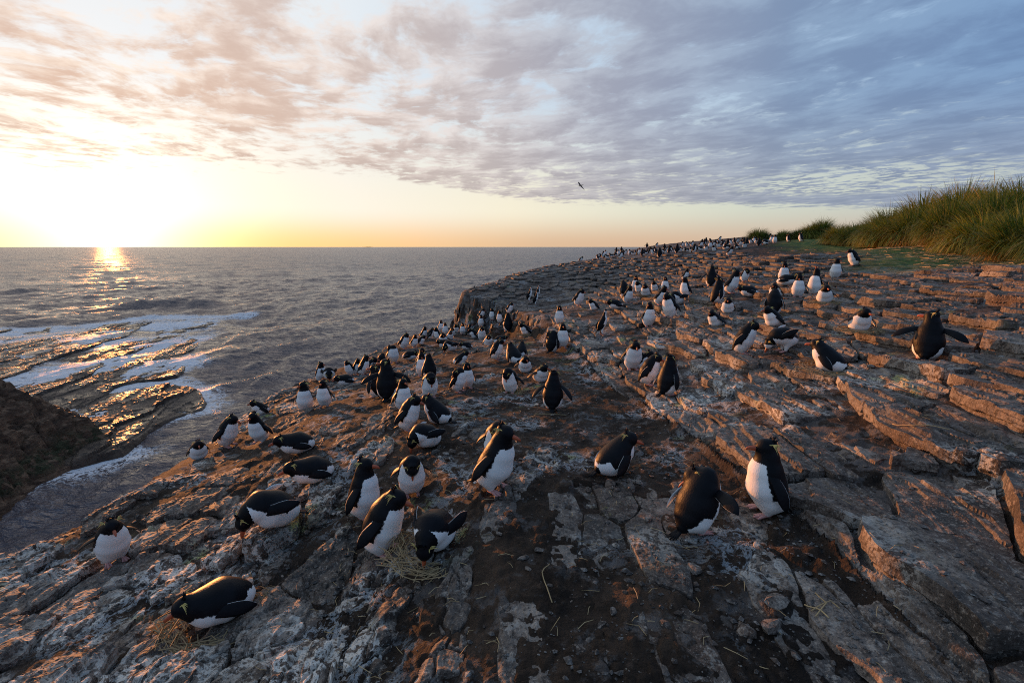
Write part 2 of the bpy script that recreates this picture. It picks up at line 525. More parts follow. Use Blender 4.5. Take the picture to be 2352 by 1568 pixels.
    fine = fbm(x * 9, y * 6, 4, 41, 0.6)
    fine2 = fbm(x * 34, y * 26, 3, 47, 0.6)
    near = np.clip(1.2 - r / 16, 0.0, 1)
    top = top + np.where(right, 0.005, np.where(mid, 0.008, 0.022)) * fine + np.where(right, 0.003, 0.0050) * fine2 * near
    # ragged chips on block edges
    gapw = np.where(right, 0.010, np.where(mid, 0.004, 0.014)) + 0.018 * np.clip(fbm(x * 5, y * 5, 3, 19), 0, 1)
    # soil
    cen = np.exp(-((x - 0.75 - 0.02 * y) / 1.15) ** 2)                                   # brown soil path left of the step
    upl = sstep(y, 3.5, 5.2) * sstep(x, -6, -1.5)
    lb = sstep(-x, 0.2, 1.3) * (1 - sstep(y, 3.2, 4.6))
    s = np.where(right, -0.060, 0.0 + 0.044 * cen + 0.034 * upl - 0.036 * lb - 0.010)
    s = s + np.where(right, 0.018, 0.034) * fbm(x * 0.9, y * 0.7, 3, 71)
    s = s + 0.05 * sstep(right * 1.0 * (y - 7.5 + 0 * x), 0, 3) * (x < 2.8) * sstep(2.8 - x, 0, 1.0) - 0.03 * big
    s = np.where(mid, 0.004 + 0.050 * fbm(x * 1.3, y * 1.0, 3, 73), s)
    turf = sstep(bk + 0.8 * fbm(x * .5, y * .5, 2, 5), -4.0, -1.2) * sstep(y, 9, 13)
    turf = np.maximum(turf, sstep(bk, -0.9, -0.2))
    peat = sstep(bk + 1.2 * fbm(x * .4, y * .4, 3, 15), -6.5, -3.5) * sstep(y, 14, 20)
    s = s + 0.16 * np.maximum(turf, peat * 0.6)
    soil = hb + s + 0.030 * fbm(x * 3.1, y * 3.1, 4, 81) + 0.008 * fbm(x * 22, y * 22, 3, 83) * near
    ci_, cj_, _u1, _u2, ce = cell_layer(x, y, 0.055, 0.06, 351, 0.03, 6.0, 2.2)
    di_, dj_, _u1, _u2, de = cell_layer(x, y, 0.16, 0.20, 361, 0.08, 3.0, 2.2)
    soil = soil + (h2(ci_, cj_, 2) > 0.62) * sstep(ce, 0.0, 0.012) * 0.014 * near
    soil = soil + (h2(di_, dj_, 2) > 0.70) * sstep(de, 0.0, 0.022) * 0.032 * h2(di_, dj_, 4)
    drop = coast_drop(t, x, y)
    jag = 0.55 * (fbm(x * 1.7, y * 1.7, 4, 97)) * np.clip(drop, 0, 1.5)
    top = np.maximum(top - drop - jag, -11)
    soil = np.maximum(soil - drop - jag - 0.03 * np.clip(drop * 4, 0, 1), -11)
    inside = ed > gapw
    return top, soil, key, inside, ed, turf, peat, right, t, gapw


def ground_h(x, y):
    x = np.asarray(x, float)
    y = np.asarray(y, float)
    top, soil, key, inside, *_ = ground_fn(x, y)
    return np.where(inside, np.maximum(top, soil), soil)


# ------------------------------------------------------------------ helpers: Blender objects
def mesh_np(name, verts, faces, mats=(), smooth=False, attrs=None, midx=None):
    """faces: (n,3) or (n,4) integer array, or a list of such arrays"""
    me = bpy.data.meshes.new(name)
    if isinstance(faces, np.ndarray):
        faces = [faces]
    faces = [np.asarray(f, np.int32) for f in faces if len(f)]
    nl = sum(f.size for f in faces)
    nf = sum(len(f) for f in faces)
    me.vertices.add(len(verts))
    me.vertices.foreach_set('co', np.asarray(verts, np.float32).ravel())
    me.loops.add(nl)
    me.loops.foreach_set('vertex_index', np.concatenate([f.ravel() for f in faces]).astype(np.int32))
    me.polygons.add(nf)
    tot = np.concatenate([np.full(len(f), f.shape[1]) for f in faces]).astype(np.int32)
    st = np.r_[0, np.cumsum(tot)[:-1]].astype(np.int32)
    me.polygons.foreach_set('loop_start', st)
    me.polygons.foreach_set('loop_total', tot)
    if midx is not None:
        me.polygons.foreach_set('material_index', np.asarray(midx, np.int32))
    me.update(calc_edges=True)
    me.polygons.foreach_set('use_smooth', np.full(nf, bool(smooth)))
    for k, v in (attrs or {}).items():
        at = me.attributes.new(k, 'FLOAT', 'POINT')
        at.data.foreach_set('value', np.asarray(v, np.float32))
    for m in mats:
        me.materials.append(m)
    return me


def link(name, data, parent=None, loc=None, rotz=None, **props):
    o = bpy.data.objects.new(name, data)
    COL.objects.link(o)
    if parent is not None:
        o.parent = parent
    if loc is not None:
        o.location = loc
    if rotz is not None:
        o.rotation_euler = (0, 0, rotz)
    for k, v in props.items():
        o[k] = v
    return o


def material(name):
    m = bpy.data.materials.new(name)
    m.use_nodes = True
    n = NT(m.node_tree)
    b = n.n('ShaderNodeBsdfPrincipled')
    n.n('ShaderNodeOutputMaterial', {0: b})
    return m, n, b


# ------------------------------------------------------------------ materials
def rock_material(name, wet=0.0, tint=(1, 1, 1), guano=1.0, dark=1.0):
    m, n, b = material(name)
    g = n.n('ShaderNodeNewGeometry')
    pos = g.outputs['Position']
    ps = n.v('MULTIPLY', pos, (1.0, 0.45, 1.0))
    a = n.noise(ps, 2.2, 6, 0.62)
    c = n.noise(pos, 9.0, 5, 0.65)
    f_ = n.noise(pos, 27.0, 5, 0.72)
    oi = n.n('ShaderNodeObjectInfo')
    base_ = n.ramp(a, [(0.34, (0.026 * dark, 0.029 * dark, 0.027 * dark)), (0.44, (0.085 * dark, 0.077 * dark, 0.074 * dark)), (0.54, (0.165 * dark, 0.15 * dark, 0.143 * dark)), (0.66, (0.30 * dark, 0.28 * dark, 0.265 * dark))])
    vc = n.n('ShaderNodeTexVoronoi', {'Vector': n.v('ADD', n.v('MULTIPLY', pos, (1.0, 0.42, 1.0)), n.v('SCALE', n.noise(pos, 5.0, 3, 0.6, out=1), 0.16)), 'Scale': 7.5}, feature='DISTANCE_TO_EDGE')
    crk = n.ss(vc.outputs['Distance'], 0.045, 0.006)
    base_ = n.mix(n.m('MULTIPLY', crk, n.ss(n.noise(pos, 1.7, 2, 0.5), 0.42, 0.56)), base_, (0.012, 0.009, 0.008))
    # rusty brown stain
    base_ = n.mix(n.m('MULTIPLY', n.ss(n.noise(pos, 1.3, 5, 0.6), 0.48, 0.66), 0.65), base_, (0.100 * dark, 0.058 * dark, 0.036 * dark))
    # soil trodden into the lows
    base_ = n.mix(n.m('MULTIPLY', n.ss(c, 0.52, 0.66), 0.75), base_, (0.040, 0.027, 0.020))
    # speckle, lichen and pits
    base_ = n.mix(n.m('MULTIPLY', n.ss(f_, 0.54, 0.62), 0.85), base_, (0.020, 0.016, 0.014))
    base_ = n.mix(n.m('MULTIPLY', n.ss(f_, 0.44, 0.36), 0.65), base_, (0.40 * dark, 0.38 * dark, 0.36 * dark))
    f2_ = n.noise(pos, 75.0, 3, 0.7)
    base_ = n.mix(n.m('MULTIPLY', n.ss(f2_, 0.55, 0.63), 0.6), base_, (0.018, 0.014, 0.012))
    base_ = n.mix(n.m('MULTIPLY', n.ss(f2_, 0.42, 0.34), 0.5), base_, (0.42 * dark, 0.40 * dark, 0.38 * dark))
    if guano > 0:
        gm = n.ss(n.noise(n.v('ADD', pos, (3.1, 7.7, 0)), 1.05, 3, 0.55), 0.45, 0.60)
        gw = n.v('ADD', pos, n.v('SCALE', n.noise(pos, 3.0, 3, 0.5, out=1), 0.35))
        gv = n.m('ABSOLUTE', n.m('SUBTRACT', n.noise(gw, 5.5, 7, 0.72), 0.52))
        gs = n.m('MULTIPLY', n.ss(gv, 0.050, 0.012), gm)
        gs2 = n.m('MULTIPLY', n.ss(n.noise(pos, 13.0, 6, 0.78), 0.56, 0.63), n.m('MAXIMUM', gm, 0.28))
        gg = n.m('MULTIPLY', n.m('MAXIMUM', gs, gs2), guano * 1.2, clamp=True)
        pxs = n.n('ShaderNodeSeparateXYZ', {0: pos}).outputs
        gg = n.m('MULTIPLY', gg, n.m('MULTIPLY', n.ss(pxs[0], 4.8, 2.2, 0.12, 1.0), n.ss(pxs[1], 13.0, 7.0, 0.15, 1.0)))
        gcol = n.mix(n.ss(n.noise(pos, 1.9, 2, 0.5), 0.60, 0.72), (0.62, 0.66, 0.68), (0.52, 0.56, 0.18))
        base_ = n.mix(n.m('MULTIPLY', gg, 0.85), base_, gcol)
    vary = n.m('ADD', n.m('MULTIPLY', oi.outputs['Random'], 0.35), 0.82)
    col = n.v('MULTIPLY', n.v('SCALE', base_, vary), (tint[0] * 1.04, tint[1], tint[2] * 0.93))
    n.put(b.inputs['Base Color'], col)
    n.put(b.inputs['Roughness'], n.m('ADD', n.m('MULTIPLY', c, 0.25), 0.62 - 0.5 * wet))
    b.inputs['Specular IOR Level'].default_value = 0.45 + 0.3 * wet
    bh = n.m('ADD', n.m('MULTIPLY', c, 0.55), n.m('MULTIPLY', f_, 0.30))
    lay = n.noise(n.v('MULTIPLY', pos, (3.0, 1.4, 46.0)), 1.0, 5, 0.6)
    bh = n.m('ADD', bh, n.m('MULTIPLY', lay, 0.35))
    bp = n.n('ShaderNodeBump', {'Height': bh, 'Strength': 1.0, 'Distance': 0.028})
    n.put(b.inputs['Normal'], bp)
    return m


M_rock = rock_material('grey_rock', dark=0.80, tint=(1.09, 1.0, 0.92), guano=0.75)
M_cliff = rock_material('dark_cliff_rock', guano=0.0, dark=0.62, tint=(1.05, 0.92, 0.80))


def soil_material():
    m, n, b = material('brown_soil')
    pos = n.n('ShaderNodeNewGeometry').outputs['Position']
    at = n.n('ShaderNodeAttribute', attribute_name='turf').outputs['Fac']
    ap = n.n('ShaderNodeAttribute', attribute_name='peat').outputs['Fac']
    ar = n.n('ShaderNodeAttribute', attribute_name='rocky').outputs['Fac']
    a = n.noise(pos, 2.0, 6, 0.65)
    c = n.noise(pos, 14.0, 5, 0.7)
    f_ = n.noise(pos, 70.0, 3, 0.7)
    col = n.ramp(a, [(0.36, (0.014, 0.009, 0.006)), (0.5, (0.034, 0.021, 0.013)), (0.64, (0.070, 0.044, 0.028))])
    col = n.mix(n.ss(c, 0.55, 0.68), col, (0.070, 0.046, 0.032))
    rk = n.ramp(n.noise(n.v('MULTIPLY', pos, (1, 0.5, 1)), 3.2, 6, 0.65), [(0.35, (0.05, 0.042, 0.037)), (0.6, (0.15, 0.13, 0.118))])
    col = n.mix(n.m('MULTIPLY', n.ss(n.m('ADD', n.noise(pos, 4.2, 6, 0.7), n.m('MULTIPLY', ar, 0.10)), 0.55, 0.63), 0.85), col, rk)
    # bits of straw, feather and shell
    vor = n.n('ShaderNodeTexVoronoi', {'Vector': n.v('MULTIPLY', pos, (1.0, 1.0, 0.2)), 'Scale': 26.0, 'Randomness': 1.0}, feature='F1')
    pc = n.n('ShaderNodeSeparateXYZ', {0: vor.outputs['Color']}).outputs
    fl = n.m('MULTIPLY', n.ss(vor.outputs['Distance'], 0.13, 0.07), n.m('GREATER_THAN', pc[0], 0.72))
    col = n.mix(n.m('MULTIPLY', fl, 0.8), col, (0.30, 0.26, 0.20))
    gm = n.ss(n.noise(n.v('ADD', pos, (3.1, 7.7, 0)), 1.05, 3, 0.55), 0.47, 0.62)
    gw = n.v('ADD', pos, n.v('SCALE', n.noise(pos, 3.0, 3, 0.5, out=1), 0.35))
    gv = n.m('ABSOLUTE', n.m('SUBTRACT', n.noise(gw, 5.5, 7, 0.72), 0.52))
    gs = n.m('MULTIPLY', n.ss(gv, 0.045, 0.012), gm)
    gs = n.m('MAXIMUM', gs, n.m('MULTIPLY', n.ss(n.noise(pos, 13.0, 6, 0.78), 0.58, 0.65), n.m('MAXIMUM', gm, 0.12)))
    col = n.mix(n.m('MULTIPLY', gs, 0.62), col, n.mix(n.ss(n.noise(pos, 1.9, 2, 0.5), 0.58, 0.70), (0.52, 0.56, 0.58), (0.46, 0.50, 0.16)))
    col = n.mix(ap, col, n.ramp(c, [(0.35, (0.016, 0.010, 0.007)), (0.65, (0.045, 0.028, 0.018))]))
    tg = n.ramp(n.noise(pos, 5.0, 6, 0.7), [(0.36, (0.024, 0.046, 0.008)), (0.5, (0.065, 0.115, 0.016)), (0.62, (0.13, 0.16, 0.03)), (0.72, (0.28, 0.22, 0.10))])
    col = n.mix(at, col, tg)
    n.put(b.inputs['Base Color'], col)
    b.inputs['Roughness'].default_value = 0.9
    b.inputs['Specular IOR Level'].default_value = 0.25
    bp = n.n('ShaderNodeBump', {'Height': n.m('ADD', n.m('MULTIPLY', c, 0.7), n.m('MULTIPLY', f_, 0.3)), 'Strength': 1.0, 'Distance': 0.05})
    n.put(b.inputs['Normal'], bp)
    return m


M_soil = soil_material()


def simple(name, col, rough=0.6, spec=0.4, var=0.0, vscale=8.0):
    m, n, b = material(name)
    if var:
        pos = n.n('ShaderNodeTexCoord').outputs['Object']
        k = n.m('ADD', n.m('MULTIPLY', n.noise(pos, vscale, 4, 0.6), 2 * var), 1 - var)
        oi = n.n('ShaderNodeObjectInfo').outputs['Random']
        k = n.m('MULTIPLY', k, n.m('ADD', n.m('MULTIPLY', oi, 0.4), 0.8))
        n.put(b.inputs['Base Color'], n.v('SCALE', n.n('ShaderNodeCombineXYZ', {0: col[0], 1: col[1], 2: col[2]}).outputs[0], k))
    else:
        b.inputs['Base Color'].default_value = (*col, 1)
    b.inputs['Roughness'].default_value = rough
    b.inputs['Specular IOR Level'].default_value = spec
    return m


# ------------------------------------------------------------------ ground: one soil sheet, plates and blocks standing out of it
def axis_az(step, wide):
    inner = np.arange(-math.radians(49), math.radians(49), step)
    out = []
    a = inner[-1]
    s = step
    while a < wide:
        s *= 1.08
        a += s
        out.append(a)
    out = np.array(out)
    return np.r_[-out[::-1], inner, out]


def axis_r(r0, r1, near_k, far_k, rn=9.0, rf=26.0):
    rr = [r0]
    while rr[-1] < r1:
        r = rr[-1]
        k = near_k + (far_k - near_k) * min(1, max(0, (r - rn) / (rf - rn)))
        rr.append(r * (1 + k))
    return np.array(rr)


def polar(step, wide, r0, r1, nk, fk):
    az = axis_az(step, wide)
    rr = axis_r(r0, r1, nk, fk)
    A, R = np.meshgrid(az, rr)
    return R * np.sin(A), R * np.cos(A), A.shape


def grid_faces(nr, nc):
    i = np.arange(nr * nc).reshape(nr, nc)
    return np.stack([i[:-1, :-1], i[:-1, 1:], i[1:, 1:], i[1:, :-1]], -1).reshape(-1, 4)


# soil sheet (half the fineness of the plates)
X, Y, shp = polar(0.0043, math.radians(80), 0.6, 88.0, 0.0072, 0.018)
top, soil, key, ins, ed, turf, peat, right, tt, _g = ground_fn(X, Y)
ground_me = mesh_np('ground', np.stack([X, Y, soil], -1).reshape(-1, 3), grid_faces(*shp)[:, ::-1], [M_soil], True,
                    {'turf': turf.ravel(), 'peat': peat.ravel(), 'rocky': right.astype(float).ravel()})
ground = link('ground', ground_me, kind='structure', label='brown soil and bedrock of the sloping headland')
print('soil', len(ground_me.polygons), time.time() - T0)

X, Y, shp = polar(0.0022, math.radians(58), 1.0, 74.0, 0.0033, 0.0090)
top, soil, key, ins, ed, turf, peat, right, tt, gapv = ground_fn(X, Y, True)
V = np.stack([X, Y, top], -1).reshape(-1, 3)
FQ = grid_faces(*shp)
kf, inf = key.ravel(), ins.ravel()
sf = (top - soil).ravel()
kk = kf[FQ]
ok = (kk == kk[:, :1]).all(1) & inf[FQ].all(1) & (sf[FQ].max(1) > -0.025) & (top.ravel()[FQ].min(1) > SEA - 1.2)
FQ = FQ[ok][:, ::-1]
FK = kf[FQ[:, 0]]
order = np.argsort(FK, kind='stable')
FQ, FK = FQ[order], FK[order]
# size in the measured picture = number of faces inside the frame
azf = np.arctan2(V[FQ[:, 0], 0], V[FQ[:, 0], 1])
uk, start, cnt = np.unique(FK, return_index=True, return_counts=True)
vis = (np.abs(azf) < math.radians(47)) & (np.hypot(V[FQ[:, 0], 0], V[FQ[:, 0], 1]) > 1.5)
csum = np.r_[0, np.cumsum(vis & (sf[FQ[:, 0]] > 0))]
size = csum[start + cnt] - csum[start]
N = len(V)
# boundary edges -> short skirts going down into the soil
e = np.stack([FQ, np.roll(FQ, -1, axis=1)], -1).reshape(-1, 2).astype(np.int64)
fk_e = np.repeat(FK, 4)
k1 = e[:, 0] * N + e[:, 1]
k2 = e[:, 1] * N + e[:, 0]
bd = ~np.isin(k1, k2)
be, bk_ = e[bd], fk_e[bd]
print('plates', len(FQ), len(uk), time.time() - T0)


def plate_mesh(fq, eb, name):
    vs, inv = np.unique(fq, return_inverse=True)
    fl = inv.reshape(-1, 4)
    co = V[vs]
    bv, binv = np.unique(eb, return_inverse=True)
    binv = binv.reshape(-1, 2)
    pos = np.searchsorted(vs, bv)
    b0 = co[pos]
    zl = np.minimum(b0[:, 2], soil.ravel()[bv]) - 0.06
    rings = [b0]
    kr = key.ravel()[bv]
    for ri, fr in enumerate((0.12, 0.42, 0.50, 1.0)):
        q = b0.copy()
        q[:, 2] = b0[:, 2] * (1 - fr) + zl * fr
        o_ = (0.003, 0.007, -0.009, 0.002)[ri] * (0.3 + 1.2 * vnoise(b0[:, 0] * 5 + ri * 7, b0[:, 1] * 5, 55)) * np.minimum(1, (b0[:, 2] - zl) / 0.12)
        q[:, :2] += OUT[bv] * o_[:, None]
        rings.append(q)
    allv = np.concatenate([co] + rings[1:])
    sk = []
    ia, ib = binv[:, 0], binv[:, 1]
    nb_ = len(bv)
    for ri in range(4):
        ta = pos[ia] if ri == 0 else len(co) + (ri - 1) * nb_ + ia
        tb_ = pos[ib] if ri == 0 else len(co) + (ri - 1) * nb_ + ib
        sk.append(np.stack([tb_, ta, len(co) + ri * nb_ + ia, len(co) + ri * nb_ + ib], -1))
    return allv, np.r_[fl, np.concatenate(sk)]


# pull the stair-stepped rims of the plates onto their true outline
edr = (ed - gapv)
Jr0, Jc0 = np.gradient(edr)
Xr, Xc = np.gradient(X)
Yr, Yc = np.gradient(Y)
det = Xr * Yc - Xc * Yr
OUT = None
gx_ = (Jr0 * Yc - Jc0 * Yr) / det
gy_ = (-Jr0 * Xc + Jc0 * Xr) / det
gl_ = np.hypot(gx_, gy_) + 1e-9
cellsz = np.sqrt(np.abs(det))
sh_ = np.clip(edr / gl_, 0, 1.0 * cellsz)
bvs = np.unique(be)
sx_ = (gx_ / gl_ * sh_).ravel()[bvs]
sy_ = (gy_ / gl_ * sh_).ravel()[bvs]
V[bvs, 0] -= sx_
V[bvs, 1] -= sy_
OUT = -np.stack([gx_ / gl_, gy_ / gl_], -1).reshape(-1, 2)
for _ in range(2):           # take the last saw-teeth out of the rims
    acc = np.zeros((N, 2))
    cn = np.zeros(N)
    for a_, b_ in ((0, 1), (1, 0)):
        np.add.at(acc, be[:, a_], V[be[:, b_], :2])
        np.add.at(cn, be[:, a_], 1)
    V[bvs, :2] = 0.5 * V[bvs, :2] + 0.5 * acc[bvs] / cn[bvs][:, None]
rank = np.argsort(-size)
chosen = set(uk[rank[:296]].tolist())
b_order = np.argsort(bk_, kind='stable')
be, bk_ = be[b_order], bk_[b_order]
rest_f, rest_e = [], []
for i, k in enumerate(uk):
    fs = FQ[start[i]:start[i] + cnt[i]]
    s0, s1 = np.searchsorted(bk_, k), np.searchsorted(bk_, k, side='right')
    es = be[s0:s1]
    if k in chosen:
        v_, f_ = plate_mesh(fs, es, 'slab')
        c0 = v_.mean(0)
        me = mesh_np('slab', v_ - c0, f_, [M_rock], False)
        link('slab', me, ground, loc=c0)
    elif cnt[i] > 5:
        rest_f.append(fs)
        rest_e.append(es)
v_, f_ = plate_mesh(np.concatenate(rest_f), np.concatenate(rest_e), 'rest')
link('slab_rubble', mesh_np('slab_rubble', v_, f_, [M_rock], False), ground, kind='stuff')
print('slab objects', time.time() - T0)


# ------------------------------------------------------------------ reef, dark crag, sea
def sea_pt(u, v, h=0.0):
    a, b, c = ray(u, v)
    z = (SEA + h) / c
    return float(a * z), float(b * z)


REEF_PIX = [(250, 1042), (289, 1032), (330, 992), (382, 962), (427, 949), (460, 936), (477, 918), (468, 899), (430, 884), (392, 878), (352, 884), (300, 892), (250, 896), (262, 884), (320, 872), (372, 868),
            (415, 862), (436, 850), (440, 838), (416, 826), (432, 806), (462, 790), (470, 778), (440, 768), (430, 752), (480, 748), (505, 742), (490, 733), (420, 728), (330, 732), (250, 738), (150, 744), (0, 752), (-120, 756), (-160, 860), (-100, 1000), (60, 1100)]
REEF = [sea_pt(u, v, 0.15) for u, v in REEF_PIX]


def reef_h(x, y):
    d = poly_sd(x, y, REEF) + 0.5 * fbm(x * 0.5, y * 0.5, 4, 131)
    a = math.radians(-17)
    q = x * math.cos(a) - y * math.sin(a)          # across the strike
    s_ = x * math.sin(a) + y * math.cos(a)
    qq = q / 3.1 + 0.7 * fbm(x * 0.22, y * 0.14, 3, 141)
    fr = qq - np.floor(qq)
    step = (h2(np.floor(qq), np.floor(qq) * 0 + 1, 9) - 0.5) * 0.20 + 0.22 * (fr - 0.5)
    ci, cj, cx, cy, ed = cell_layer(q, s_, 1.5, 5.0, 151, 0.5, 0.4, 2.6)
    off = (h2(ci, cj, 7) - 0.5) * 0.14
    crack = np.clip(1 - ed / 0.07, 0, 1) * 0.05
    lam = fbm(q * 1.3, s_ * 0.28, 4, 161)
    lam = np.floor(lam * 7) / 7 * 0.13
    far = sstep(y, 34, 58)
    h = 0.07 + 0.72 * (step * 0.9 + off + lam) - crack + 0.05 * fbm(x * 2.6, y * 1.8, 5, 171, 0.62) + 0.15 * fbm(x * 0.2, y * 0.2, 2, 181)
    qh = h / 0.075
    h = 0.25 * h + 0.75 * 0.075 * (np.floor(qh) + sstep(qh - np.floor(qh), 0.8, 1.0))
    h = h + 0.03 * fbm(x * 5, y * 4, 4, 175, 0.6)
    h = h - 0.20 * far
    edge_ = sstep(d, -0.35, 0.30)
    h = h * edge_ - 1.6 * (1 - edge_)
    return SEA + h, d


def reef_material():
    m, n, b = material('wet_reef_rock')
    pos = n.n('ShaderNodeNewGeometry').outputs['Position']
    a = n.noise(n.v('MULTIPLY', pos, (1.0, 0.5, 1.0)), 0.9, 8, 0.68)
    c = n.noise(pos, 3.2, 6, 0.7)
    col = n.ramp(a, [(0.34, (0.025, 0.016, 0.011)), (0.5, (0.080, 0.053, 0.036)), (0.66, (0.16, 0.11, 0.075))])
    col = n.mix(n.ss(c, 0.56, 0.66), col, (0.010, 0.008, 0.006))
    n.put(b.inputs['Base Color'], col)
    wetm = n.ss(n.noise(n.v('MULTIPLY', pos, (0.8, 0.35, 1.0)), 1.1, 5, 0.6), 0.46, 0.54)
    n.put(b.inputs['Roughness'], n.m('SUBTRACT', 0.62, n.m('MULTIPLY', wetm, 0.40)))
    b.inputs['Specular IOR Level'].default_value = 0.4
    bp = n.n('ShaderNodeBump', {'Height': n.m('ADD', a, n.m('MULTIPLY', c, 0.6)), 'Strength': 1.0, 'Distance': 0.28})
    n.put(b.inputs['Normal'], bp)
    return m


M_reef = reef_material()
xs = np.arange(-92, -9, 0.16)
az_r = np.linspace(math.radians(-62), math.radians(-27), 450)
rr = np.exp(np.linspace(math.log(20.0), math.log(82), 440))
A, R = np.meshgrid(az_r, rr)
X, Y = R * np.sin(A), R * np.cos(A)
H, dre = reef_h(X, Y)
fq = grid_faces(*X.shape)[:, ::-1]
fq = fq[(H.ravel()[fq].max(1) > SEA - 0.8)]
reef_me = mesh_np('reef', np.stack([X, Y, H], -1).reshape(-1, 3), fq, [M_reef], False)
link('reef', reef_me, kind='structure', label='low wet rock reef washed by the surf')

# the dark crag at the left edge of the frame
CRAG_PIX = [(262, 1010), (215, 1030), (178, 1055), (140, 1085), (80, 1128), (0, 1180), (-140, 1260), (-500, 1300), (-600, 1000), (-300, 950), (60, 930), (150, 975), (215, 985)]
CRAG = [sea_pt(u, v, 0.0) for u, v in CRAG_PIX]
xmin, ymin = -46, 9
gx = np.arange(-46, -14, 0.085)
gy = np.arange(9, 34, 0.085)
X, Y = np.meshgrid(gx, gy)


def crag_h(x, y):
    d = poly_sd(x, y, CRAG)
    dd = d + 0.40 * fbm(x * 0.7, y * 0.7, 4, 201)
    h = np.interp(dd, [-0.6, 0, 0.3, 1.0, 1.7, 2.5, 3.8, 6, 9], [-1.2, 0, 0.45, 1.25, 1.9, 2.9, 3.9, 4.6, 5.0])
    hl = h * 3.0 + 0.9 * fbm(x * 0.6, y * 0.6, 3, 211)
    st = (np.floor(hl) + sstep(hl - np.floor(hl), 0.72, 1.0)) / 3.0
    h = 0.12 * h + 0.88 * st
    ci, cj, _a1, _a2, ed = cell_layer(x, y, 0.62, 0.95, 231, 0.25, 0.9, 2.4, 0.3)
    di, dj, _a1, _a2, ed2 = cell_layer(x, y, 0.26, 0.33, 233, 0.12, 2.0, 2.4, 0.3)
    h = h + ((h2(ci, cj, 3) - 0.5) * 0.5 - 0.25 * np.clip(1 - ed / 0.07, 0, 1) + (h2(di, dj, 3) - 0.5) * 0.16) * sstep(d, 0.0, 0.8)
    return SEA + h + 0.12 * fbm(x * 2.2, y * 2.2, 5, 221, 0.6), d


H, dc = crag_h(X, Y)
fq = grid_faces(*X.shape)
fq = fq[(H.ravel()[fq].max(1) > SEA - 0.6)]
moss = sstep(H - SEA + 0.3 * fbm(X, Y, 3, 8), 1.1, 0.5) * sstep(H - SEA, 0.1, 0.3) * sstep(X, -23.0, -20.6)


def crag_material():
    m, n, b = material('dark_crag_rock')
    pos = n.n('ShaderNodeNewGeometry').outputs['Position']
    mo = n.n('ShaderNodeAttribute', attribute_name='moss').outputs['Fac']
    c = n.noise(n.v('MULTIPLY', pos, (1, 1, 2.5)), 1.6, 8, 0.68)
    col = n.ramp(c, [(0.34, (0.05, 0.027, 0.015)), (0.5, (0.16, 0.088, 0.048)), (0.66, (0.34, 0.205, 0.12))])
    col = n.mix(n.m('MULTIPLY', mo, n.ss(n.noise(pos, 2.5, 4, 0.6), 0.4, 0.55)), col, (0.040, 0.046, 0.012))
    n.put(b.inputs['Base Color'], col)
    b.inputs['Roughness'].default_value = 0.75
    bp = n.n('ShaderNodeBump', {'Height': n.noise(n.v('MULTIPLY', pos, (1, 1, 3.0)), 3.5, 8, 0.7), 'Strength': 1.0, 'Distance': 0.25})
    n.put(b.inputs['Normal'], bp)
    return m


crag_me = mesh_np('crag', np.stack([X, Y, H], -1).reshape(-1, 3), fq, [crag_material()], False, {'moss': moss.ravel()})
link('crag', crag_me, kind='structure', label='dark shaded crag rising beside the inlet')


# sea surface
def water_material():
    m, n, b = material('sea_water')
    pos = n.n('ShaderNodeNewGeometry').outputs['Position']
    fo = n.n('ShaderNodeAttribute', attribute_name='foam').outputs['Fac']
    psx = n.v('MULTIPLY', pos, (0.6, 1.0, 1.0))
    fn = n.noise(n.v('ADD', pos, n.v('SCALE', n.noise(pos, 1.6, 3, 0.5, out=1), 0.8)), 2.6, 8, 0.70)
    fb = n.m('ABSOLUTE', n.m('SUBTRACT', fn, 0.5))
    lace = n.ss(n.m('SUBTRACT', n.m('MULTIPLY', fo, 0.17), fb), -0.004, 0.03)
    solid = n.ss(n.m('ADD', fo, n.m('MULTIPLY', n.m('SUBTRACT', fn, 0.5), 3.0)), 0.72, 1.0)
    k = n.m('MAXIMUM', n.m('MULTIPLY', lace, n.ss(fo, 0.03, 0.3)), solid)
    # scattered whitecaps far out
    cap = n.noise(n.v('MULTIPLY', pos, (0.045, 0.13, 0.0)), 1.0, 6, 0.72)
    cap = n.ss(cap, 0.715, 0.755)
    k = n.m('MAXIMUM', k, n.m('MULTIPLY', cap, 0.7))
    n.put(b.inputs['Base Color'], n.mix(k, (0.105, 0.085, 0.090), (0.80, 0.80, 0.82)))
    far_ = n.ss(n.v('LENGTH', pos), 25.0, 260.0)
    n.put(b.inputs['Roughness'], n.m('ADD', n.m('MULTIPLY', k, 0.5), n.m('ADD', 0.17, n.m('MULTIPLY', far_, 0.13))))
    b.inputs['IOR'].default_value = 1.34
    big = n.noise(n.v('MULTIPLY', pos, (0.20, 0.42, 0.3)), 1.0, 5, 0.62, 0.3)
    mid = n.noise(n.v('MULTIPLY', pos, (1.1, 1.9, 1.0)), 1.0, 5, 0.66, 0.5)
    h_ = n.m('ADD', n.m('MULTIPLY', big, 1.0), n.m('MULTIPLY', mid, 0.22))
    bp = n.n('ShaderNodeBump', {'Height': h_, 'Strength': 1.0, 'Distance': 1.35})
    n.put(b.inputs['Normal'], bp)
    return m


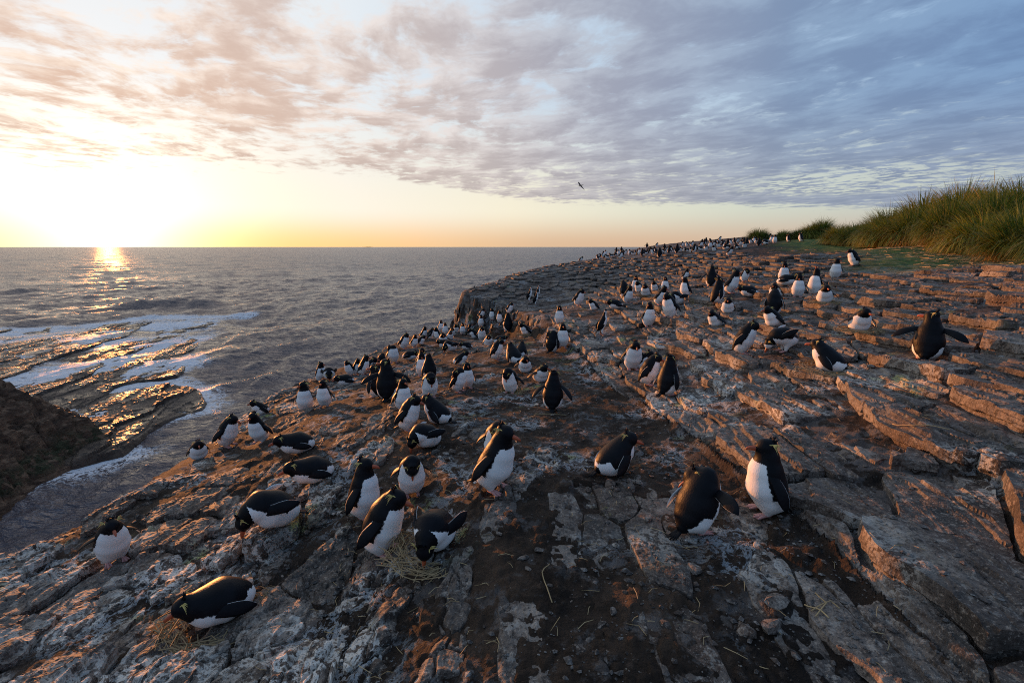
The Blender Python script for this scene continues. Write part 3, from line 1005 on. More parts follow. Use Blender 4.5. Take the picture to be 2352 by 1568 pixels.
az_s = np.arange(math.radians(-64), math.radians(28), 0.0042)
rs = [11.0]
while rs[-1] < 40000:
    rs.append(rs[-1] * (1 + (0.0062 if rs[-1] < 160 else 0.022)))
A, R = np.meshgrid(az_s, np.array(rs))
X, Y = R * np.sin(A), R * np.cos(A)
Zs = np.zeros(X.shape)
wr = np.random.default_rng(5)
for i in range(46):
    lam_ = 0.55 * (1.125 ** i)
    if lam_ > 60:
        break
    th = math.radians(-62 + wr.normal() * 34)
    kx, ky = math.sin(th) * 2 * math.pi / lam_, math.cos(th) * 2 * math.pi / lam_
    amp = 0.0175 * lam_ ** 0.74 if lam_ < 9 else 0.085
    ph = wr.uniform(0, 6.28)
    arg = kx * X + ky * Y + ph + 1.2 * fbm(X / lam_ / 3, Y / lam_ / 3, 2, 300 + i)
    fade = np.clip(2.0 - R * 0.0055 * 2.4 / lam_ * 1.0, 0, 1)
    Zs += amp * (1 - np.abs(np.sin(arg / 2))) ** 1.3 * 1.5 * fade - amp * 0.5 * fade
hre, dre = reef_h(X[:400], Y[:400])
rh = np.full(X.shape, -9e9)
rh[:400] = hre
dr = np.full(X.shape, -99.0)
dr[:400] = dre
near_reef = np.exp(-np.clip(-dr, 0, None) / (0.9 + 1.5 * sstep(Y, 26, 40)))
Zs = Zs * (1 - 0.62 * sstep(dr, -3.5, 0.5))
# breaking swell behind the reef
sx0, sy0 = sea_pt(300, 701)
sx1, sy1 = sea_pt(500, 697)
dl = polyline_sd(X, Y, [sea_pt(210, 712), sea_pt(330, 702), sea_pt(420, 699), sea_pt(520, 700)])
mlen = sstep(X, sea_pt(210, 712)[0], sea_pt(330, 702)[0]) * sstep(-X, -sea_pt(560, 700)[0], -sea_pt(440, 699)[0])
Zs += 1.05 * np.exp(-(dl / 2.0) ** 2) * mlen
foam = np.clip(near_reef * (0.38 + 1.0 * fbm(X * .35, Y * .35, 3, 401)), 0, 1) * (dr > -14)
foam = np.maximum(foam, sstep(dr, -0.5, 1.0) * sstep(Y, 28, 44) * (0.42 + 1.0 * fbm(X * .12, Y * .3, 3, 403)))
foam = np.maximum(foam, (0.75 + 0.4 * fbm(X * .2, Y * .2, 3, 407)) * np.exp(-((polyline_sd(X, Y, [sea_pt(240, 742), sea_pt(330, 726), sea_pt(440, 726), sea_pt(560, 722)]) / 2.4) ** 2)) * (X < sea_pt(585, 722)[0]) * (X > sea_pt(225, 742)[0]))
dcr = np.full(X.shape, -99.0)
dcr[:215] = poly_sd(X[:215], Y[:215], CRAG)
foam = np.maximum(foam, 0.10 * np.exp(-np.clip(-dcr, 0, None) / 0.9) * (dcr > -9))
ix0, iy0 = sea_pt(90, 1150)
foam = np.maximum(foam, 0.13 * np.exp(-(((X - ix0) / 3.2) ** 2 + ((Y - iy0) / 3.0) ** 2)))
sea_me = mesh_np('sea', np.stack([X, Y, SEA + Zs], -1).reshape(-1, 3), grid_faces(*X.shape)[:, ::-1], [water_material()], True, {'foam': foam.ravel()})
link('sea', sea_me, kind='structure', label='grey open sea with wind ripples')
# the low islet on the horizon
a, b = math.sin(math.atan((850 - 1176) / F)), math.cos(math.atan((850 - 1176) / F))
iv = []
nI = 40
for i in range(nI):
    t = i / (nI - 1)
    hgt = 11 * math.sin(math.pi * t) ** 0.35 * (0.55 + 0.45 * t) + random.uniform(-1, 1)
    for (dd_, hh) in ((-60, -2), (-15, hgt), (15, hgt), (60, -2)):
        iv.append((a * 9000 + b * (t - 0.5) * 190 + a * dd_, b * 9000 - a * (t - 0.5) * 190 + b * dd_, SEA + hh))
ifc = [(i * 4 + j, i * 4 + j + 1, i * 4 + 5 + j, i * 4 + 4 + j) for i in range(nI - 1) for j in range(3)]
link('islet', mesh_np('islet', np.array(iv), np.array(ifc), [simple('islet_rock', (0.16, 0.12, 0.10), 0.9)]), kind='structure', label='low flat islet on the horizon')
print('sea', len(sea_me.polygons), time.time() - T0)


# ------------------------------------------------------------------ birds
def surface_nets(vol, org, h):
    ins_ = vol < 0
    nx, ny, nz = vol.shape
    c = [(i, j, k) for i in (0, 1) for j in (0, 1) for k in (0, 1)]

    def sl(a, i, j, k):
        return a[i:nx - 1 + i, j:ny - 1 + j, k:nz - 1 + k]
    acc = np.zeros((nx - 1, ny - 1, nz - 1, 3))
    cnt = np.zeros((nx - 1, ny - 1, nz - 1))
    for p in c:
        for ax in range(3):
            if p[ax] == 0:
                q = list(p)
                q[ax] = 1
                va, vb = sl(vol, *p), sl(vol, *q)
                m = (va < 0) != (vb < 0)
                t = np.where(m, va / np.where(m, va - vb, 1), 0)
                for d in range(3):
                    acc[..., d] += np.where(m, p[d] + (t if d == ax else 0), 0)
                cnt += m
    has = cnt > 0
    idx = -np.ones(has.shape, np.int64)
    idx[has] = np.arange(has.sum())
    cell = np.argwhere(has)
    v = (cell + acc[has] / cnt[has][:, None]) * h + org
    faces = []
    for ax in range(3):
        o1, o2 = [(1, 2), (2, 0), (0, 1)][ax]
        a = ins_.take(range(0, vol.shape[ax] - 1), axis=ax)
        b = ins_.take(range(1, vol.shape[ax]), axis=ax)
        e_ = np.argwhere(a != b)
        e_ = e_[(e_[:, o1] > 0) & (e_[:, o2] > 0) & (e_[:, o1] < vol.shape[o1] - 1) & (e_[:, o2] < vol.shape[o2] - 1)]
        s = a[e_[:, 0], e_[:, 1], e_[:, 2]]

        def g(d1_, d2_):
            q = e_.copy()
            q[:, o1] -= d1_
            q[:, o2] -= d2_
            return idx[q[:, 0], q[:, 1], q[:, 2]]
        quad = np.stack([g(1, 1), g(0, 1), g(0, 0), g(1, 0)], -1)
        quad = np.where(s[:, None], quad, quad[:, ::-1])
        faces.append(quad)
    return v, np.concatenate(faces)


def unit(a):
    a = np.asarray(a, float)
    return a / (np.linalg.norm(a) + 1e-12)


def cone_sd(P, a, b, ra, rb, sq=1.0):
    ab = b - a
    t = np.clip(((P - a) @ ab) / (ab @ ab + 1e-12), 0, 1)
    q = P - a - t[:, None] * ab
    if sq != 1.0:
        q = q * np.array([1, sq, 1])
    return np.sqrt((q ** 2).sum(1)) - (ra + t * (rb - ra)), t


def tube(pts, rad, seg=7, squash=None, nrm=None, cap=True):
    """loft; rad is (n,2): half width, half depth"""
    pts = np.asarray(pts, float)
    n = len(pts)
    rad = np.asarray(rad, float)
    if rad.ndim == 1:
        rad = np.stack([rad, rad], -1)
    vs = []
    for i in range(n):
        t = unit(pts[min(i + 1, n - 1)] - pts[max(i - 1, 0)])
        up = np.asarray(nrm if nrm is not None else ((0, 0, 1) if abs(t[2]) < 0.9 else (1, 0, 0)), float)
        s_ = unit(np.cross(t, up))
        u_ = unit(np.cross(s_, t))
        for k in range(seg):
            a_ = 2 * math.pi * k / seg
            vs.append(pts[i] + s_ * math.cos(a_) * rad[i, 0] + u_ * math.sin(a_) * rad[i, 1])
    fs = []
    for i in range(n - 1):
        for k in range(seg):
            a_, b_ = i * seg + k, i * seg + (k + 1) % seg
            fs.append((a_, b_, b_ + seg, a_ + seg))
    vs = list(vs)
    if cap:
        for i, c_ in ((0, 0), (n - 1, 1)):
            vs.append(pts[i])
            ci = len(vs) - 1
            for k in range(seg):
                a_, b_ = i * seg + k, i * seg + (k + 1) % seg
                fs.append((b_, a_, ci, ci) if c_ == 0 else (a_, b_, ci, ci))
    return np.array(vs), np.array(fs)


def tidy(fs):
    """quads whose last two corners are equal become triangles"""
    fs = np.asarray(fs)
    tri = fs[:, 2] == fs[:, 3]
    return [fs[~tri], fs[tri][:, :3]]


class Parts:
    def __init__(self):
        self.v, self.f, self.a, self.m, self.n = [], [], [], [], 0

    def add(self, v, f, pat=None, mat=0):
        self.v.append(v)
        self.f.append(np.asarray(f) + self.n)
        self.a.append(np.full(len(v), -1.0) if pat is None else np.asarray(pat, float))
        self.m.append(np.full(len(f), mat))
        self.n += len(v)

    def mesh(self, name, mats):
        v = np.concatenate(self.v)
        f = np.concatenate(self.f)
        a = np.concatenate(self.a)
        m = np.concatenate(self.m)
        tri = f[:, 2] == f[:, 3]
        return mesh_np(name, v, [f[~tri], f[tri][:, :3]], mats, True, {'pattern': a}, np.r_[m[~tri], m[tri]])


def plumage():
    m, n, b = material('plumage')
    at = n.n('ShaderNodeAttribute', attribute_name='pattern').outputs['Fac']
    pos = n.n('ShaderNodeTexCoord').outputs['Object']
    nz = n.noise(pos, 60.0, 3, 0.6)
    k = n.ss(n.m('ADD', at, n.m('MULTIPLY', n.m('SUBTRACT', nz, 0.5), 0.30)), -0.02, 0.05)
    z = n.n('ShaderNodeSeparateXYZ', {0: pos}).outputs[2]
    dirty = n.m('MULTIPLY', n.ss(n.m('ADD', z, n.m('MULTIPLY', nz, 0.03)), 0.12, 0.02), 0.35)
    oi = n.n('ShaderNodeObjectInfo').outputs['Random']
    blk = n.mix(n.ss(n.noise(pos, 9.0, 3, 0.6), 0.35, 0.7), (0.0035, 0.004, 0.006), (0.008, 0.008, 0.011))
    wht = n.mix(dirty, (0.90, 0.89, 0.86), (0.52, 0.44, 0.36))
    wht = n.mix(n.m('MULTIPLY', n.ss(n.noise(pos, 26.0, 4, 0.65), 0.5, 0.8), 0.25), wht, (0.60, 0.58, 0.57))
    n.put(b.inputs['Base Color'], n.mix(k, blk, wht))
    n.put(b.inputs['Roughness'], n.mix(k, (0.48, 0.48, 0.48), (0.8, 0.8, 0.8)))
    b.inputs['Specular IOR Level'].default_value = 0.13
    b.inputs['Sheen Weight'].default_value = 0.0
    b.inputs['Sheen Roughness'].default_value = 0.5
    ft = n.n('ShaderNodeTexVoronoi', {'Vector': n.v('MULTIPLY', pos, (1, 1, 0.6)), 'Scale': 95.0})
    bp = n.n('ShaderNodeBump', {'Height': n.m('ADD', ft.outputs['Distance'], n.m('MULTIPLY', nz, 0.5)), 'Strength': 0.25, 'Distance': 0.003})
    n.put(b.inputs['Normal'], bp)
    return m


M_pl = plumage()
M_foot = simple('pink_foot', (0.52, 0.27, 0.24), 0.6, 0.3, 0.2, 40)
M_beak = simple('orange_red_beak', (0.42, 0.085, 0.03), 0.4, 0.5)
M_beakd = simple('dark_beak', (0.10, 0.07, 0.05), 0.45, 0.5)
M_crest = simple('yellow_plume', (0.62, 0.50, 0.17), 0.6, 0.3)
M_eye = simple('red_eye', (0.35, 0.02, 0.01), 0.15, 0.6)


def rot2(p, a, c):
    """rotate side-plane points (x,z) forward (clockwise seen from the left) by a about c"""
    x, z = p[0] - c[0], p[1] - c[1]
    return (c[0] + x * math.cos(a) + z * math.sin(a), c[1] - x * math.sin(a) + z * math.cos(a))


# side-plane skeletons: list of (x, z, r) for tail, hip, belly, chest, neck, head; bill direction angle (deg, 0 = forward, -90 = down)
def skeleton(kind, lean=0.0, tuck=0.0):
    if kind in ('stand', 'spread', 'sky', 'preen', 'preen_side'):
        n_ = [(-0.090, 0.055, 0.030), (-0.022, 0.105, 0.089), (0.004, 0.175, 0.102), (0.010, 0.268, 0.086), (0.004, 0.350, 0.056), (0.014, 0.408, 0.047)]
        bill = 0
        if kind == 'sky':
            n_[4] = (0.0, 0.365, 0.050)
            n_[5] = (0.006, 0.430, 0.042)
            bill = 66
        if kind == 'preen':
            n_[3] = (0.024, 0.262, 0.092)
            n_[4] = (0.068, 0.322, 0.060)
            n_[5] = (0.115, 0.285, 0.047)
            bill = -88
        if kind == 'preen_side':
            n_[3] = (0.020, 0.262, 0.090)
            n_[4] = (0.030, 0.325, 0.060)
            n_[5] = (0.018, 0.325, 0.047)
            bill = -40
    elif kind == 'hunch':
        n_ = [(-0.105, 0.050, 0.030), (-0.045, 0.100, 0.088), (-0.012, 0.170, 0.104), (0.022, 0.258, 0.092), (0.050, 0.322, 0.060), (0.088, 0.352, 0.047)]
        bill = -22
    elif kind == 'sit':
        n_ = [(-0.165, 0.050, 0.028), (-0.095, 0.082, 0.082), (-0.030, 0.108, 0.106), (0.035, 0.172, 0.092), (0.078, 0.232, 0.058), (0.112, 0.262, 0.047)]
        bill = -8
    elif kind == 'sit_down':
        n_ = [(-0.150, 0.060, 0.030), (-0.085, 0.100, 0.088), (-0.020, 0.140, 0.106), (0.055, 0.180, 0.092), (0.118, 0.165, 0.058), (0.160, 0.110, 0.046)]
        bill = -75
    elif kind == 'lie':
        n_ = [(-0.185, 0.075, 0.024), (-0.120, 0.094, 0.084), (-0.045, 0.116, 0.112), (0.040, 0.130, 0.100), (0.104, 0.166, 0.064), (0.150, 0.182, 0.047)]
        bill = -18
    elif kind == 'bow':
        n_ = [(-0.130, 0.150, 0.030), (-0.070, 0.160, 0.088), (-0.005, 0.188, 0.104), (0.070, 0.190, 0.090), (0.130, 0.145, 0.056), (0.162, 0.090, 0.046)]
        bill = -70
    elif kind == 'shag':
        n_ = [(-0.120, 0.110, 0.030), (-0.065, 0.185, 0.070), (-0.030, 0.255, 0.080), (0.000, 0.335, 0.066), (0.012, 0.450, 0.030), (0.030, 0.525, 0.030)]
        bill = 5
    n_ = [list(p) for p in n_]
    if lean:
        for p in n_[1:]:
            x, z = rot2((p[0], p[1]), math.radians(lean), (0.0, 0.09))
            p[0], p[1] = x, z
        bill -= lean * 0.6
    return n_, bill


def make_bird(kind='stand', lean=0, hyaw=0, hpitch=0, flip=(12, 12), vox=0.0075, spec='penguin', fold=False):
    nd, bill = skeleton(kind, lean)
    N3 = [np.array([p[0], 0, p[1]]) for p in nd]
    R_ = [p[2] for p in nd]
    shag = spec == 'shag'
    # head offset when it is turned
    yaw = math.radians(hyaw)
    nk, hd = N3[4], N3[5]
    off = hd - nk
    if kind == 'preen_side':
        hd = nk + np.array([-0.030, 0.070 * np.sign(hyaw or 1), -0.010])
    else:
        hd = nk + np.array([off[0] * math.cos(yaw), off[0] * math.sin(yaw) * 1.0, off[2]])
    N3[5] = hd
    ba = math.radians(bill + hpitch)
    bd_ = np.array([math.cos(ba) * math.cos(yaw), math.cos(ba) * math.sin(yaw), math.sin(ba)])
    if kind == 'preen_side':
        bd_ = unit([-0.55, 0.45 * np.sign(hyaw or 1), -0.65])
    side_ = unit(np.cross((0, 0, 1.0), bd_)) if abs(bd_[2]) < 0.93 else np.array([-math.sin(yaw), math.cos(yaw), 0.0])
    hup = unit(np.cross(bd_, side_))
    # signed distance field
    allp = np.array(N3)
    lo = allp.min(0) - 0.14
    hi = allp.max(0) + 0.14
    lo[2] = max(lo[2], -0.03)
    lo[1] = min(lo[1], -0.15)
    hi[1] = max(hi[1], 0.15)
    ax = [np.arange(lo[i], hi[i], vox) for i in range(3)]
    G = np.stack(np.meshgrid(*ax, indexing='ij'), -1)
    Pp = G.reshape(-1, 3)
    dist = None
    kk_ = 0.030
    segs = []

    def smin(a, b, k):
        hq = np.clip(0.5 + 0.5 * (b - a) / k, 0, 1)
        return b * (1 - hq) + a * hq - k * hq * (1 - hq)
    for i in range(5):
        sq = (0.92 if i < 3 else 1.0) if not shag else 1.0
        d, t = cone_sd(Pp, N3[i], N3[i + 1], R_[i], R_[i + 1], sq)
        segs.append((d, t))
        dist = d if dist is None else smin(dist, d, kk_)
    # crown bulk, cheeks, thighs
    if not shag:
        d, _t = cone_sd(Pp, hd + hup * 0.004, hd - bd_ * 0.030 + hup * 0.018, 0.044, 0.030)
        dist = smin(dist, d, 0.02)
        d, _t = cone_sd(Pp, hd, hd + bd_ * 0.034 - hup * 0.004, 0.036, 0.022)
        dist = smin(dist, d, 0.02)
    else:
        d, _t = cone_sd(Pp, hd, hd + bd_ * 0.030, 0.026, 0.014)
        dist = smin(dist, d, 0.02)
    legged = kind not in ('lie', 'sit', 'sit_down')
    hip = N3[1]
    fx = N3[1][0] * 0.35 + N3[2][0] * 0.65 + (0.01 if not shag else 0.0)
    if legged:
        for s in (-1, 1):
            d, _t = cone_sd(Pp, hip + np.array([0.02, s * 0.045, -0.02]), np.array([fx, s * 0.047, 0.022]), 0.052 if not shag else 0.035, 0.018)
            dist = smin(dist, d, 0.03)
    elif fold:
        d, _t = cone_sd(Pp, N3[1] + np.array([0.03, 0, -0.01]), N3[2] + np.array([0.03, 0, -0.03]), 0.085, 0.088, 0.85)
        dist = smin(dist, d, 0.012)
    # flat where it rests
    dist = np.maximum(dist, 0.006 - Pp[:, 2])
    v, f = surface_nets(dist.reshape(G.shape[:3]), lo, vox)
    # plumage pattern
    Nn = len(v)
    best = np.full(Nn, 1e9)
    s_par = np.zeros(Nn)
    cc = np.zeros(Nn)
    for i in range(5):
        d, t = cone_sd(v, N3[i], N3[i + 1], R_[i], R_[i + 1])
        tg = unit(N3[min(i + 1, 4)] - N3[min(i, 3)])
        tv = np.array([tg[2], 0, -tg[0]])
        q = v - (N3[i] + t[:, None] * (N3[i + 1] - N3[i]))
        q = q / (np.linalg.norm(q, axis=1)[:, None] + 1e-9)
        m = d < best
        best = np.where(m, d, best)
        s_par = np.where(m, i + t, s_par)
        cc = np.where(m, q @ tv, cc)
    if shag:
        thr = np.interp(s_par, [0, 0.6, 1, 2, 3, 4, 4.6, 5], [1.2, 0.3, 0.05, 0.10, 0.15, 0.10, 0.15, 0.25])
        pat = cc - thr
        pat = np.where(s_par > 4.55, np.where(v[:, 2] - hd[2] < 0.0, 0.3, -1), pat)
    else:
        thr = np.interp(s_par, [0, 0.35, 0.8, 1.25, 1.8, 2.5, 3.2, 3.7], [1.0, 0.25, -0.45, -0.38, 0.02, 0.20, 0.22, 0.36])
        if kind in ('lie', 'sit', 'sit_down'):
            thr = thr - 0.20
        pat = cc - thr
        pat = np.where(s_par > 3.78, -1, pat)
        hdist = np.linalg.norm(v - hd, axis=1)
        pat = np.where((hdist < 0.068) & (s_par > 3.3), -1, pat)
        if legged:
            pat = np.where((v[:, 2] < 0.09) & (v[:, 0] > hip[0] - 0.03), np.maximum(pat, 0.3), pat)
    B = Parts()
    B.add(v, f, pat)
    # flippers
    tgc = unit(N3[4] - N3[2])
    ven = np.array([tgc[2], 0, -tgc[0]])
    for s, ab in ((1, flip[0]), (-1, flip[1])):
        lat = np.array([0, s, 0.0])
        A_ = math.radians(ab)
        if shag:
            root = N3[3] + lat * 0.050 - ven * 0.01
            L_, W_ = 0.26, 0.060
        else:
            root = N3[3] * 0.72 + N3[4] * 0.28 + lat * (R_[3] * 0.86) + ven * 0.004
            A_ = A_ + math.radians(9)
            L_, W_ = 0.215, 0.034
        down = unit(-tgc - ven * (0.28 if kind not in ('lie', 'sit') else 0.10))
        out = unit(lat - ven * 0.25 * math.sin(A_) + np.array([0, 0, 0.10 * math.sin(A_)]))
        dv = unit(down * math.cos(A_) + out * math.sin(A_))
        nrm_ = unit(lat * math.cos(A_) + (tgc * 0.45 - ven * 0.9) * math.sin(A_))
        rows = 8
        pts, rad, pw = [], [], []
        bend = unit(down)
        for i in range(rows):
            t = i / (rows - 1)
            p = root + dv * L_ * t + nrm_ * (-0.018 * math.sin(t * math.pi)) * -1 + np.cross(dv, nrm_) * 0.0
            p = p + bend * 0.030 * t * t * math.sin(A_)
            pts.append(p)
            wv = W_ * (0.72 + 0.40 * math.sin(min(1, t * 1.5) * math.pi / 2)) * (1 - max(0, (t - 0.55) / 0.45) ** 2.2 * 0.85)
            rad.append((wv, 0.0085 * (1 - 0.6 * t)))
        tv_, tf_ = tube(pts, rad, 8, nrm=nrm_)
        # inner face is pale with a dark leading edge
        cen_ = np.repeat(np.array(pts), 8, axis=0)
        rel = tv_[:len(cen_)] - cen_
        inner = -(rel @ nrm_)
        pf = np.full(len(tv_), -1.0)
        pf[:len(cen_)] = np.where(inner > 0.002, 0.25, -1.0)
        trail = rel @ unit(np.cross(dv, nrm_)) * s
        w_n = np.repeat(np.array(rad)[:, 0], 8)
        edge_i = (trail < -0.9 * w_n)
        pf[:len(cen_)] = np.where(edge_i & (not shag), 0.15, pf[:len(cen_)])
        B.add(tv_, tf_, pf if not shag else np.full(len(tv_), -1.0))
    # tail of stiff feathers
    tb = N3[0]
    td = unit(N3[0] - N3[1])
    td = unit(np.array([td[0], 0, max(td[2], -0.75 if tb[2] > 0.1 else -0.35)]))
    Lt = (0.085 if kind != 'lie' else 0.055) if not shag else 0.13
    for k in range(-2, 3):
        dv = unit(td + np.array([0, 0.16 * k, 0]))
        p1 = tb + dv * (Lt + 0.02 - 0.008 * abs(k))
        p1[2] = max(p1[2], 0.008)
        tv_, tf_ = tube([tb - td * 0.02, tb * 0.5 + p1 * 0.5, p1], [(0.012, 0.006), (0.012, 0.005), (0.003, 0.002)], 6)
        B.add(tv_, tf_)
    # black crest spikes
    if not shag:
        rs_ = np.random.default_rng(3)
        for k in range(14):
            a_ = (k % 7 - 3) / 3.0
            root = hd - bd_ * (0.022 + 0.016 * rs_.random()) + hup * (0.034 + 0.004 * rs_.random()) + side_ * 0.020 * a_
            tip = root + unit(-bd_ * 0.8 + hup * (0.8 + 0.5 * rs_.random()) + side_ * 0.55 * a_) * (0.022 + 0.016 * rs_.random())
            tv_, tf_ = tube([root, root * .4 + tip * .6, tip], [0.0055, 0.0035, 0.0006], 4)
            B.add(tv_, tf_)
    # feet
    if legged:
        for s in (-1, 1):
            y0 = s * 0.047
            fv = [(fx - 0.022, y0, 0.022), (fx - 0.004, y0 - 0.012, 0.026), (fx - 0.004, y0 + 0.012, 0.026)]
            dirs = [-0.34, 0.0, 0.34]
            pts = []
            for a_ in dirs:
                a2 = a_ + s * 0.16
                L2 = 0.078 if a_ == 0 else 0.068
                tv_, tf_ = tube([(fx - 0.02, y0, 0.018), (fx + L2 * 0.5 * math.cos(a2), y0 + L2 * 0.5 * math.sin(a2), 0.014), (fx + L2 * math.cos(a2), y0 + L2 * math.sin(a2), 0.006)], [0.013, 0.0085, 0.0050], 6)
                B.add(tv_, tf_, mat=1)
                pts.append((fx + L2 * 0.86 * math.cos(a2), y0 + L2 * 0.86 * math.sin(a2)))
            web = np.array([(fx - 0.012, y0, 0.018), (*pts[0], 0.006), (*pts[1], 0.006), (*pts[2], 0.006),
                            (fx - 0.012, y0, 0.004), (*pts[0], 0.001), (*pts[1], 0.001), (*pts[2], 0.001)])
            B.add(web, np.array([(0, 1, 2, 2), (0, 2, 3, 3), (1, 5, 6, 2), (2, 6, 7, 3), (0, 4, 5, 1), (3, 7, 4, 0)]), mat=1)
    # bill
    Bk = Parts()
    if shag:
        b0 = hd + bd_ * 0.030
        tv_, tf_ = tube([b0, b0 + bd_ * 0.03, b0 + bd_ * 0.055, b0 + bd_ * 0.060 - hup * 0.008], [(0.009, 0.009), (0.005, 0.006), (0.004, 0.005), (0.001, 0.002)], 6, nrm=hup)
        Bk.add(tv_, tf_)
    else:
        b0 = hd + bd_ * 0.040 - hup * 0.004
        tv_, tf_ = tube([b0 - bd_ * 0.01, b0 + bd_ * 0.014, b0 + bd_ * 0.042, b0 + bd_ * 0.060 - hup * 0.003, b0 + bd_ * 0.067 - hup * 0.012],
                        [(0.014, 0.0165), (0.0125, 0.0155), (0.0100, 0.0130), (0.0065, 0.0090), (0.0015, 0.0025)], 8, nrm=hup)
        Bk.add(tv_, tf_)
        tv_, tf_ = tube([b0 - bd_ * 0.008 - hup * 0.009, b0 + bd_ * 0.022 - hup * 0.0125, b0 + bd_ * 0.044 - hup * 0.012], [(0.0085, 0.005), (0.006, 0.004), (0.002, 0.0015)], 6, nrm=hup)
        Bk.add(tv_, tf_)
    # yellow brow plumes, one mesh for each side
    Cr = []
    if not shag:
        for s in (-1, 1):
            C_ = Parts()
            p0 = hd + bd_ * 0.036 + side_ * s * 0.020 + hup * 0.020
            p1 = hd + bd_ * 0.010 + side_ * s * 0.036 + hup * 0.027
            p2 = hd - bd_ * 0.022 + side_ * s * 0.040 + hup * 0.030
            tv_, tf_ = tube([p0, p1, p2], [(0.0020, 0.0020), (0.0030, 0.0030), (0.0030, 0.0030)], 5)
            C_.add(tv_, tf_)
            rs_ = np.random.default_rng(11)
            for k in range(6):
                dd_ = unit(-bd_ * (0.9 - 0.14 * k) + side_ * s * (0.55 + 0.06 * k) + hup * (0.34 - 0.16 * k))
                tip = p2 + dd_ * (0.040 + 0.018 * rs_.random())
                tip2 = tip - np.array([0, 0, 0.012])
                tv_, tf_ = tube([p2 - dd_ * 0.004, p2 * .4 + tip * .6, tip2], [0.0022, 0.0017, 0.0005], 4)
                C_.add(tv_, tf_)
            Cr.append(C_)
    ey = []
    if not shag:
        for s in (-1, 1):
            c_ = hd + bd_ * 0.022 + side_ * s * 0.0335 + hup * 0.008
            ey.append(c_)
    zt = max(v[:, 2].max(), hd[2] + 0.06)
    return dict(B=B, beak=Bk, crest=Cr, eyes=ey, height=zt, shag=shag, hd=hd)


def ball(r, n=6):
    vs, fs = [], []
    for i in range(n + 1):
        for j in range(n * 2):
            a_, b_ = math.pi * i / n, math.pi * j / n
            vs.append((r * math.sin(a_) * math.cos(b_), r * math.sin(a_) * math.sin(b_), r * math.cos(a_)))
    for i in range(n):
        for j in range(n * 2):
            k = n * 2
            fs.append((i * k + j, (i + 1) * k + j, (i + 1) * k + (j + 1) % k, i * k + (j + 1) % k))
    return np.array(vs), np.array(fs)


EYE_ME = mesh_np('eye', *ball(0.0068), [M_eye], True)
BIRD_CACHE = {}


def bird_meshes(key, lod):
    """lod 0: full, 1: body and beak, 2: one mesh"""
    ck = (key, lod)
    if ck in BIRD_CACHE:
        return BIRD_CACHE[ck]
    kind, kw = key[0], dict(key[1:])
    spec = 'shag' if kind == 'shag' else 'penguin'
    bd = make_bird(kind, vox=(0.0080, 0.0125, 0.018)[lod], spec=spec, **kw)
    out = dict(height=bd['height'], eyes=bd['eyes'])
    bmat = M_beakd if bd['shag'] else M_beak
    if lod == 2:
        for p, mi in [(bd['beak'], 2)] + [(c, 3) for c in bd['crest']]:
            for v, f, a in zip(p.v, p.f, p.a):
                pass
            v = np.concatenate(p.v)
            f = np.concatenate(p.f)
            bd['B'].add(v, f, mat=mi)
        out['body'] = bd['B'].mesh('penguin', [M_pl, M_foot, bmat, M_crest])
    else:
        out['body'] = bd['B'].mesh('body', [M_pl, M_foot])
        out['beak'] = bd['beak'].mesh('beak', [bmat])
        out['crest'] = [c.mesh('crest', [M_crest]) for c in bd['crest']]
    BIRD_CACHE[ck] = out
    return out


def K(kind, **kw):
    return (kind,) + tuple(sorted(kw.items()))


def add_bird(key, x, y, z, heading, scale, lod, label, group, name='penguin', cat='penguin'):
    b = bird_meshes(key, lod)
    if lod == 2:
        o = link(name, b['body'], loc=(x, y, z), rotz=heading)
        o.scale = (scale,) * 3
    else:
        o = link(name, None, loc=(x, y, z), rotz=heading)
        o.empty_display_size = 0.1
        o.scale = (scale,) * 3
        link('body', b['body'], o)
        link('beak', b['beak'], o)
        for c in b['crest']:
            link('crest', c, o)
        if lod == 0:
            for e_ in b['eyes']:
                link('eye', EYE_ME, o, loc=tuple(e_))
    o['label'] = label
    o['category'] = cat
    if group:
        o['group'] = group
    return o
# pose shortcuts
ST, HU = K('stand'), K('hunch')
PK = {
    'stand': K('stand', lean=4), 'lean': K('stand', lean=16), 'lean2': K('stand', lean=26, flip=(8, 8)), 'hunch': K('hunch', flip=(10, 10)), 'hunch_out': K('hunch', flip=(24, 30)),
    'down': K('stand', lean=2, hpitch=-38, flip=(22, 22)), 'preen': K('preen', flip=(18, 18)), 'preen_out': K('preen', flip=(60, 50)), 'preenL': K('preen_side', hyaw=80, flip=(10, 10)), 'preenR': K('preen_side', hyaw=-80, flip=(10, 10)),
    'sit': K('sit', fold=True, flip=(8, 8)), 'sit_out': K('sit', fold=True, flip=(24, 24), hyaw=20), 'sitL': K('sit', fold=True, hyaw=60, flip=(12, 8)), 'sitR': K('sit', fold=True, hyaw=-60, flip=(8, 12)),
    'sit_down': K('sit_down', fold=True, flip=(14, 14)), 'lie': K('lie', flip=(8, 8)), 'bow': K('bow', flip=(20, 16)), 'sky': K('sky', flip=(30, 10)),
    'spread': K('spread', flip=(56, 60), hyaw=78, lean=2), 'out': K('stand', lean=6, flip=(38, 34)), 'one_out': K('stand', lean=8, flip=(12, 64), hyaw=25), 'turnL': K('stand', lean=3, hyaw=50, flip=(12, 12)), 'turnR': K('stand', lean=3, hyaw=-50, flip=(12, 12)),
    'headback': K('preen_side', hyaw=90, flip=(8, 72), lean=14), 'shag': K('shag', flip=(5, 5)), 'lie_turn': K('lie', hyaw=-25, flip=(14, 10), hpitch=-10),
    'turnR_out': K('stand', lean=3, hyaw=-45, flip=(40, 14)),
}
NEAR = 'rockhopper penguins of the near colony'
